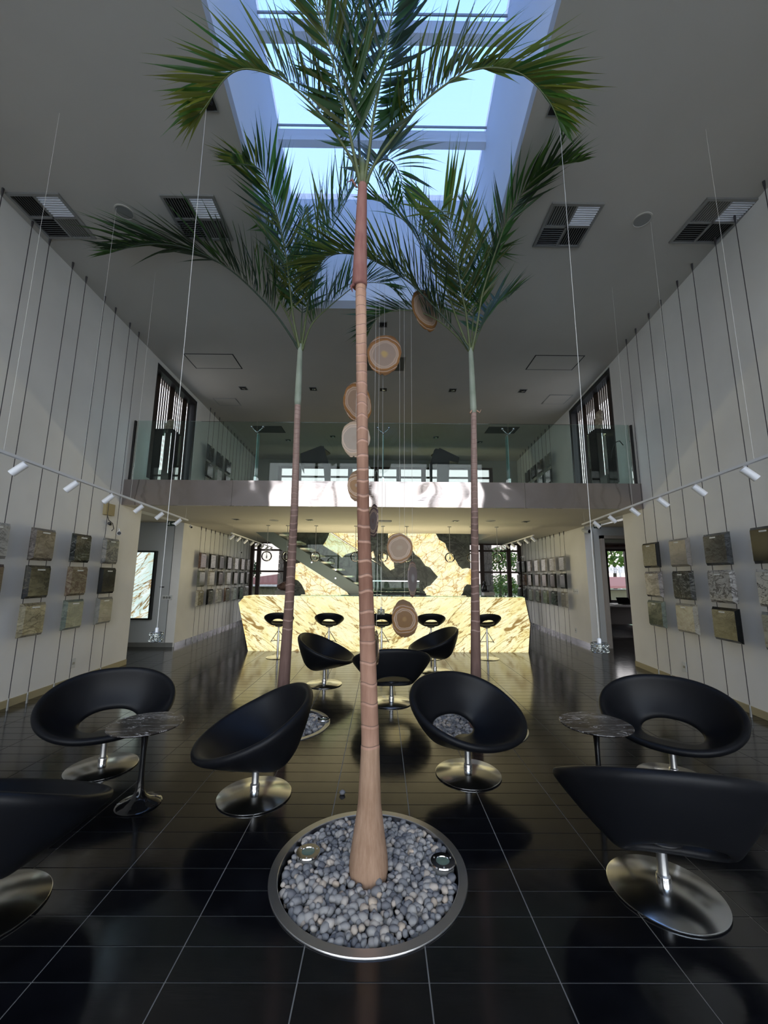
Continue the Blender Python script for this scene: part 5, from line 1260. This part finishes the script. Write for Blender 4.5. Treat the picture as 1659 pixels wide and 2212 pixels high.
MB().box((5.98, 11.3, .86), (6.32, 11.33, 1.22)).build('screen', M_black, t); MB().box((6.12, 11.32, .80), (6.18, 11.36, .90)).build('stand', M_black, t); MB().box((6.04, 11.25, .80), (6.26, 11.4, .81)).build('foot', M_black, t)
t = thing('notebook', (6.35, 10.85, .80), 'white papers lying on the desk beside the monitor', 'papers'); MB().box((6.2, 10.78, .80), (6.42, 11.0, .812)).build('sheet', M_plastic, t)
MB().box((6.23, 10.80, .812), (6.45, 10.98, .818)).build('sheet', M_plastic, t)
t = thing('office_chair', (6.72, 10.2, 0), 'black office chair at the white desk in the side room', 'chair')
MB().box((6.50, 10.0, .46), (6.94, 10.42, .54)).build('seat', M_leather, t); MB().prism([(6.52, 10.02, .62), (6.92, 10.02, .62), (6.90, 9.94, 1.02), (6.54, 9.94, 1.02)], (0, .05, 0)).build('backrest', M_leather, t)
MB().tube([(6.72, 10.2, .08), (6.72, 10.2, .46)], .025, 10).build('gas_lift', M_chrome, t)
for k in range(5):
    a = 2*PI*k/5+.3; l_ = MB().tube([(6.72, 10.2, .10), (6.72+.26*math.cos(a), 10.2+.26*math.sin(a), .055)], [.022, .014], 8).build('leg', M_chrome, t)
    MB().lathe([(0, -.012), (.028, -.012), (.028, .012), (0, .012)], (6.72+.26*math.cos(a), 10.2+.26*math.sin(a), .028), 12, Matrix.Rotation(PI/2, 3, 'X')).build('castor', M_black, l_)
MB().tube([(6.72, 10.02, .50), (6.72, 9.95, .60), (6.72, 9.98, .70)], .018, 8).build('back_bracket', M_black, t)
for s in (-1, 1): MB().tube([(6.72+s*.24, 10.3, .50), (6.72+s*.26, 10.3, .66), (6.72+s*.26, 10.08, .68)], .014, 8).build('armrest', M_black, t, smooth=True)
t = thing('wall_art', (7.2, 13.5, 2.2), 'long low wooden wall decoration above the office window', 'wall decoration')
MB().prism([(6.9, 13.44, 2.56), (7.35, 13.44, 2.64), (7.8, 13.44, 2.62), (8.3, 13.44, 2.63), (8.3, 13.44, 2.57), (7.6, 13.44, 2.54), (7.3, 13.44, 2.55)], (0, .05, 0)).build('board', M_rockb, t)
# ---------------------------------------------------------------- outside
M_bark = mat('tree_bark', (.06, .05, .04, 1), .9)
def tree(x, y, h, r, m, seed, lb):
    t = thing('tree', (x, y, -.12), lb, 'tree', 'trees outside the rear windows'); rnd = random.Random(seed)
    MB().tube([(x, y, -.12), (x+.1, y, h*.4), (x-.1, y, h*.7)], [r*.07, r*.05, r*.02], 10).build('trunk', M_bark, t)
    mb = MB()
    for _ in range(900):
        a, b = rnd.uniform(0, 2*PI), math.acos(rnd.uniform(-.6, 1)); k = rnd.uniform(.6, 1.0)*(1+.18*math.sin(3*a+seed)*math.sin(2*b))
        c = Vector((x+r*k*math.sin(b)*math.cos(a), y+r*k*math.sin(b)*math.sin(a), h*.62+r*.8*k*math.cos(b)))
        n_ = Vector((rnd.gauss(0, 1), rnd.gauss(0, 1), rnd.gauss(0, 1)+.8)).normalized(); u = n_.orthogonal().normalized(); v = n_.cross(u); s = r*rnd.uniform(.06, .12)
        mb.add([c+u*s, c+v*s*.6, c-u*s, c-v*s*.6], [(0, 1, 2, 3)])
    mb.build('foliage', m, t, kind='stuff')
M_fol = leafm('tree_foliage', (.05, .12, .03, 1), (.16, .26, .07, 1), (.2, .35, .06, 1), True)
M_fold = leafm('dark_tree_foliage', (.02, .05, .02, 1), (.07, .11, .05, 1), (.08, .14, .05, 1), True)
tree(10.6, 36, 4.6, 1.7, M_fol, 1, 'bright leafy tree beyond the right rear window'); tree(14.8, 34, 2.8, 1.5, M_fold, 2, 'dark leafy tree low beyond the right rear window')
tree(-15.2, 44, 3.3, 1.9, M_fold, 3, 'dark tree behind the red-roofed house, left rear window'); tree(-9.6, 47, 3.4, 1.7, M_fold, 4, 'low dark tree right of the red-roofed house')
tree(7.3, 24, 1.5, .9, M_fol, 6, 'green shrub behind the right stone pillar')
tree(20.9, 36, 5.6, 2.6, M_fol, 7, 'round bright tree seen through the office window'); tree(15.9, 40, 3.8, 1.5, M_fold, 8, 'darker tree left of the bright one, office window')
def pillar(px0, px1, Y, lb, seed):
    a, b = at(px0, 1230, Y), at(px1, 1230, Y); x0, x1 = a.x, b.x; t = thing('stone_pillar', ((x0+x1)/2, Y, -.12), lb, 'pillar', 'rough stone pillars outside')
    rnd = random.Random(seed); z = -.1; row = 0
    while z < 4.2:
        hh = rnd.uniform(.16, .26); tp = .06*z/4; n = 2 if row % 2 else 3; X = [x0+tp+(x1-x0-2*tp)*k/n for k in range(n+1)]
        for k in range(n):
            j = rnd.uniform(-.012, .012); MB().box((X[k]+.006, Y+j, z+.006), (X[k+1]-.006, Y+.42, z+hh-.006)).build('stone', M_rock, t)
        z += hh; row += 1
    MB().box((x0+.08, Y+.03, -.12), (x1-.08, Y+.40, 4.2)).build('core', M_grout, t)
pillar(599, 617, 15.6, 'rough stone pillar outside the left rear window', 1); pillar(1043, 1066, 15.6, 'rough stone pillar outside the right rear window', 2)
M_roof = mat('red_roof_tiles', lin((150, 98, 86)), .8); M_hw = plaster('house_wall', (.20, .20, .14, 1))
t = thing('house', (-10.5, 34, -.12), 'low house with a red tiled roof outside the left rear window', 'house')
a, b = at(560, 1262, 32), at(640, 1290, 32); MB().box((a.x-3, 32, -.12), (b.x+1.5, 36, a.z)).build('wall', M_hw, t)
MB().prism([(a.x-3.4, 31.5, a.z), (b.x+1.9, 31.5, a.z), (b.x+1.0, 34, a.z+1.1), (a.x-1.4, 34, a.z+.1)], (0, .1, .12)).build('roof', M_roof, t)
MB().prism([(a.x-3.4, 31.5, a.z-.16), (b.x+1.9, 31.5, a.z-.16), (b.x+1.9, 31.5, a.z), (a.x-3.4, 31.5, a.z)], (0, .1, 0)).build('fascia', M_white, t)
for x in (a.x+.2, a.x+1.6): MB().box((x, 31.95, .5), (x+.8, 32.02, a.z-.3)).build('window', M_dark, t)
t = thing('neighbour_building', (11, 19, -.12), 'low building with a dull pink tiled roof seen through the office window', 'building')
a = at(1296, 1258, 18); b = at(1350, 1258, 18)
MB().box((a.x-2, 18, -.12), (b.x+2, 20, a.z-.35)).build('wall', M_hw, t); MB().prism([(a.x-2.4, 17.7, a.z-.25), (b.x+2.4, 17.7, a.z-.25), (b.x+2.0, 19.5, a.z+.15), (a.x-2.0, 19.5, a.z+.15)], (0, .1, .1)).build('roof', M_roof, t)
t = thing('picket_fence', (13, 21, -.12), 'white picket fence outside the office window', 'fence')
a = at(1296, 1232, 21); b = at(1350, 1232, 21)
for k in range(26):
    x = a.x-.4+(b.x-a.x+.8)*k/25; MB().box((x, 21, a.z-.14), (x+.045, 21.03, a.z+.20+.05*math.sin(k*1.7))).build('picket', M_white, t)
for dz in (-.02, .12): MB().box((a.x-.5, 21.03, a.z+dz), (b.x+.5, 21.05, a.z+dz+.03)).build('rail', M_white, t)
for k in (0, 9, 18, 26):
    x = a.x-.4+(b.x-a.x+.8)*k/26; MB().box((x, 21.05, -.12), (x+.06, 21.11, a.z+.2)).build('post', M_white, t)
